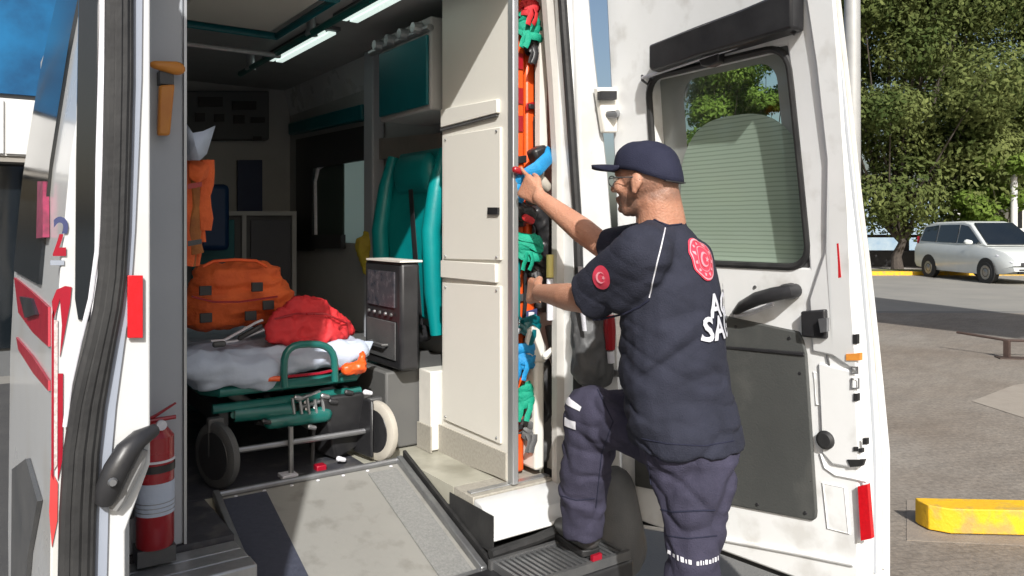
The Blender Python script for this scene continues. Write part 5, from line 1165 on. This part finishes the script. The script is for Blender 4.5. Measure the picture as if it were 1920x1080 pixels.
# open the sleeves and hem visually: dark cuffs' edge rings
def ring(name, c, axis, r1, r2, up, m, th=.005):
    axis = axis.normalized(); a_ = (up-axis*up.dot(axis)).normalized(); b_ = axis.cross(a_)
    return part(name, MB().tube([c+a_*r1*math.cos(q)+b_*r2*math.sin(q) for q in [2*math.pi*j/24 for j in range(24)]], th, 8, closed=True), m, pn)
# trousers
tr = MB()
def sph(c, rx, ry, rz): return c, (pf*rx, pr*ry, UP*rz)
chain(tr, [E(1282,790,2.19,.140,.168,.05), E(1296,845,2.18,.140,.165,.06)], 20)
chain(tr, [sph(W(1298,860,2.14),.130,.110,.08), sph(W(1300,930,2.12),.108,.098,.06), sph(W(1297,1010,2.11),.084,.088,.05), sph(W(1300,1110,2.10),.076,.080,.06), sph(W(1306,1280,2.12),.074,.076,.08), sph(W(1312,1420,2.14),.062,.066,.05)], 18)
chain(tr, [sph(W(1270,835,2.28),.12,.10,.09), sph(W(1180,792,2.40),.10,.10,.098), sph(W(1102,774,2.50),.078,.088,.096)], 18)
chain(tr, [sph(W(1102,774,2.50),.080,.088,.086), sph(W(1100,850,2.52),.088,.086,.05), sph(W(1094,930,2.55),.082,.074,.05), sph(W(1092,1004,2.58),.066,.066,.014)], 18)
def tr_fold(p, n):
    q = Vector((p.z*6+p.x*4, p.x*5-p.z*3, p.y*5)); c1 = max(0, 1-abs(noise.noise(q))*5)
    q2 = Vector((p.z*11-p.y*6, p.x*6, p.y*6+p.z*3)); c2 = max(0, 1-abs(noise.noise(q2))*5)
    return .008*noise.noise(Vector((p.z*5,p.x*6,p.y*6)))-.010*c1-.006*c2+.004*noise.noise(p*24)+.005*noise.noise(Vector((p.z*20,p.x*4,p.y*4)))
trs = remeshed('trousers', tr, .0066, M['trouser'], pn, 4, tr_fold)
bpy.context.view_layer.update()
# shoes
def shoe(heel, toe, up=UP):
    d = (toe-heel).normalized(); s_ = d.cross(up).normalized(); L_ = (toe-heel).length
    mb = MB(); P = lambda f, s, u: heel+d*f*L_+s_*s+up*u
    mb.cap(P(.05,0,.05), P(.42,0,.045), .044, .044); mb.cap(P(.42,0,.045), P(.85,0,.032), (d*.05,s_*.045,up*.042), (d*.05,s_*.045,up*.028)); mb.cap(P(.12,0,.06), P(.16,0,.12), .045, .05)
    o = remeshed('shoe', mb, .007, mat('grey_shoe_leather', (.045,.045,.045), .5, col2=(.07,.07,.068), scale=20, bump=.1), pn, 4)
    part('sole', MB().hull([P(f,s,u) for u in (-.006,.016) for f,s in ((-.09,0),(-.04,.035),(-.04,-.035),(.5,.036),(.5,-.036),(.78,.048),(.78,-.048),(1.0,.03),(1.0,-.03),(1.06,0))]), M['rubber'], o, bevel=.004)
    for k in range(4): part('lace', MB().tube([P(.42+.08*k,-.022,.088-.007*k), P(.42+.08*k,.022,.088-.007*k)], .003, 6), M['silver'], o)
hz = .503
shoe(Vector((0,0,0))+Vector((W(1106,1040,2.60).x, W(1106,1040,2.60).y, hz)), Vector((W(1052,1040,2.78).x, W(1052,1040,2.78).y, hz)))
hl = W(1330,1450,2.12); tl_ = hl-RGT*.19+FWD*.14; shoe(Vector((hl.x,hl.y,.008)), Vector((tl_.x,tl_.y,.008)))
part('shoe_tag', MB().box((-.02,-.006,-.012),(.02,.006,.012), Matrix.Translation(W(1118,1046,2.56))), M['redstripe'], pn)

# prints wrapped on the cloth by ray casting
def wrapper(o):
    me = o.data; org = origin(o)
    return BVHTree.FromPolygons([v.co+org for v in me.vertices], [tuple(p.vertices) for p in me.polygons])
BV = wrapper(shirt); BT = wrapper(trs)
def wrap(bv, name, vs_, fs_, centre, rx, up, dirn, m, off=.0025, sub=.006, parent=None):
    """centre: start point outside; rx/up: in-plane axes; dirn: cast direction"""
    bm = bmesh.new(); V_ = [bm.verts.new(v) for v in vs_]
    for f in fs_:
        try: bm.faces.new([V_[i] for i in f])
        except Exception: pass
    bmesh.ops.triangulate(bm, faces=bm.faces[:])
    for _ in range(6):
        es = [e for e in bm.edges if e.calc_length() > sub]
        if not es: break
        bmesh.ops.subdivide_edges(bm, edges=es, cuts=1, use_grid_fill=False); bmesh.ops.triangulate(bm, faces=bm.faces[:])
    dead = []
    for v in bm.verts:
        s_ = centre+rx*v.co.x+up*v.co.y; h, n_, i_, d_ = bv.ray_cast(s_, dirn, 1.0)
        if h is None: dead.append(v); continue
        v.co = h-dirn*off*.5+n_*off*(1 if n_.dot(dirn) < 0 else -1)
    bmesh.ops.delete(bm, geom=dead, context='VERTS')
    me = bpy.data.meshes.new(name); bm.to_mesh(me); bm.free()
    return link(name, me, m, parent or pn, smooth=True, ang=80)
def cen(vs_):
    cx_ = (min(v.x for v in vs_)+max(v.x for v in vs_))/2; cy_ = (min(v.y for v in vs_)+max(v.y for v in vs_))/2
    return [Vector((v.x-cx_, v.y-cy_, 0)) for v in vs_]
def toward(px, py, D): p = W(px,py,D); return p
def wrap_at(bv, name, vs_, fs_, px, py, nrm, m, scale=1, **k):
    """cast so that the print is centred where photo pixel (px,py) falls, seen along its own normal"""
    r0 = ray(px,py).normalized(); h, n_, i_, d_ = bv.ray_cast(Vector((0,0,CH)), r0, 10)
    if h is None: return None
    nrm = nrm.normalized(); up = (UP-nrm*UP.dot(nrm)).normalized(); rx = up.cross(nrm).normalized()
    return wrap(bv, name, [v*scale for v in vs_], fs_, h+nrm*.25, rx, up, -nrm, m, **k)
bn = (RGT*.72-FWD*.69)                                   # back print normal
def disc(r, n=36, ry=None):
    ry = ry or r
    return [Vector((r*math.cos(2*math.pi*k/n), ry*math.sin(2*math.pi*k/n), 0)) for k in range(n)], [tuple(range(n))]
def ringf(r0, r1, n=40, y=1.15):
    v = [Vector((r*math.cos(2*math.pi*k/n), y*r*math.sin(2*math.pi*k/n), 0)) for r in (r0, r1) for k in range(n)]
    return v, [(k,(k+1)%n,(k+1)%n+n,k+n) for k in range(n)]
def crescent(r):
    n = 20; o_ = [Vector((r*math.cos(q), r*math.sin(q), 0)) for q in [R(35+290*k/n) for k in range(n+1)]]
    i_ = [Vector((r*.22+r*.78*math.cos(q), r*.78*math.sin(q), 0)) for q in [R(45+270*k/n) for k in range(n+1)]]
    return o_+i_, [(k,k+1,k+1+n+1,k+n+1) for k in range(n)]
def star(r, cx_):
    v = [Vector((cx_+(r if k%2 == 0 else r*.42)*math.cos(R(36*k)), (r if k%2 == 0 else r*.42)*math.sin(R(36*k)), 0)) for k in range(10)]
    return [Vector((cx_,0,0))]+v, [(0,1+k,1+(k+1)%10) for k in range(10)]
em = wrap_at(BV, 'back_emblem', *ringf(0.0005,.050), 1318, 487, bn, M['pinkprint'], off=.0025)
for (v_, f_), mm in ((ringf(.044,.0475), 'palepink'), (ringf(.0275,.029), 'palepink')):
    wrap_at(BV, 'emblem_ring', v_, f_, 1318, 487, bn, M[mm], off=.0042)
for k in range(11):
    q = R(90+32.7*k); c_ = Vector((.0365*math.cos(q), .0365*1.15*math.sin(q), 0)); e_ = Vector((-math.sin(q), math.cos(q), 0))*.005; g_ = Vector((math.cos(q), math.sin(q), 0))*.004
    wrap_at(BV, 'emblem_mark', [c_-e_-g_, c_+e_-g_, c_+e_*.6+g_, c_-e_*.6+g_], [(0,1,2,3)], 1318, 487, bn, M['palepink'], off=.0042)
v_, f_ = crescent(.020); wrap_at(BV, 'emblem_crescent', v_, f_, 1318, 487, bn, M['palepink'], off=.0042)
v_, f_ = star(.010,.012); wrap_at(BV, 'emblem_star', v_, f_, 1318, 487, bn, M['palepink'], off=.0042)
for txt, px_, py_, sz in (('ACİL', 1350, 578, .088), ('SAĞLIK', 1350, 622, .088)):
    v_, f_ = text_mesh(txt, sz, bold=.0022); x0 = min(v.x for v in v_)
    v_ = [Vector((v.x-x0, v.y, 0)) for v in v_]
    # first letters sit on the visible side of the back, the rest runs round it
    r0 = ray(1328 if txt[0] == 'A' else 1311, py_+18).normalized(); h, n_, i_, d_ = BV.ray_cast(Vector((0,0,CH)), r0, 10)
    if h is not None:
        nn = (RGT*.92-FWD*.38).normalized(); rx = UP.cross(nn).normalized(); rx = -rx if rx.dot(FWD) < 0 else rx
        wrap(BV, 'back_lettering', v_, f_, h+nn*.25, rx, UP, -nn, M['whiteprint'], off=.0045)
sn = (RGT*-.35-FWD*.94)
wrap_at(BV, 'sleeve_emblem', *ringf(0.0005,.028), 1128, 520, sn, M['pinkprint'])
v_, f_ = crescent(.015); wrap_at(BV, 'sleeve_crescent', v_, f_, 1128, 520, sn, M['palepink'], off=.0042)
v_, f_ = star(.007,.010); wrap_at(BV, 'sleeve_star', v_, f_, 1128, 520, sn, M['palepink'], off=.0042)
# white piping down the shoulder, sleeve hem line
def cast_line(bv, pts, r, m, name, step=14):
    P_ = []
    for (x0,y0),(x1,y1) in zip(pts, pts[1:]):
        for k in range(step):
            x = x0+(x1-x0)*k/step; y = y0+(y1-y0)*k/step; h, n_, i_, d_ = bv.ray_cast(Vector((0,0,CH)), ray(x,y).normalized(), 10)
            if h is not None: P_.append(h+n_*.001*(1 if n_.dot(ray(x,y)) < 0 else -1))
    if len(P_) > 2: return part(name, MB().tube(P_, r, 6), m, pn)
cast_line(BV, [(1247,428),(1240,460),(1230,500),(1222,535),(1217,560)], .0019, M['silver'], 'piping')
cast_line(BV, [(1217,562),(1200,575),(1170,588),(1130,598),(1098,600)], .003, M['capcloth'], 'sleeve_seam')
wrap_at(BT, 'knee_reflector', [Vector(q) for q in ((-.035,.026,0),(-.02,.03,0),(.035,.012,0),(.03,-.002,0),(-.01,.006,0),(-.035,.008,0))], [(0,1,2,3,4,5)], 1074, 767, RGT*-.5-FWD*.87, M['silver'])
wrap_at(BT, 'knee_reflector', [Vector(q) for q in ((-.028,.012,0),(.024,.012,0),(.024,-.014,0),(-.028,-.014,0))], [(0,1,2,3)], 1070, 794, RGT*-.5-FWD*.87, M['silver'])
rnd = random.Random(4); mbv = []; mbf = []
x_ = -.066
while x_ < .064:
    if not -.006 < x_ < .004:
        wd = rnd.choice((.003,.006,.007)); hh = rnd.choice((.010,.012)); o_ = len(mbv)
        yb = -.004*math.cos(x_*30); mbv += [Vector((x_,yb,0)), Vector((x_+wd,yb,0)), Vector((x_+wd,yb+hh,0)), Vector((x_,yb+hh,0))]; mbf.append((o_,o_+1,o_+2,o_+3)); x_ += wd+.0035
    else: x_ += .004
cast_line(BT, [(1222,952),(1262,960),(1346,956)], .0022, M['capcloth'], 'pocket_seam')
cast_line(BT, [(1232,1002),(1290,1010),(1348,1004)], .0016, M['capcloth'], 'pocket_seam')
cast_line(BT, [(1216,870),(1228,960),(1246,1060)], .0018, M['capcloth'], 'side_seam')
cast_line(BT, [(1120,730),(1150,790),(1128,850),(1116,960)], .0016, M['capcloth'], 'side_seam')
cast_line(BT, [(1054,930),(1080,938),(1118,934)], .0018, M['capcloth'], 'knee_seam')
cast_line(BV, [(1204,822),(1250,832),(1320,836),(1380,826)], .0015, M['capcloth'], 'hem_seam')
cast_line(BV, [(1226,412),(1250,424),(1280,420)], .0028, M['capcloth'], 'collar_seam')
wrap_at(BT, 'trouser_reflective_print', mbv, mbf, 1302, 1056, RGT*.05-FWD*1.0, M['silver'])
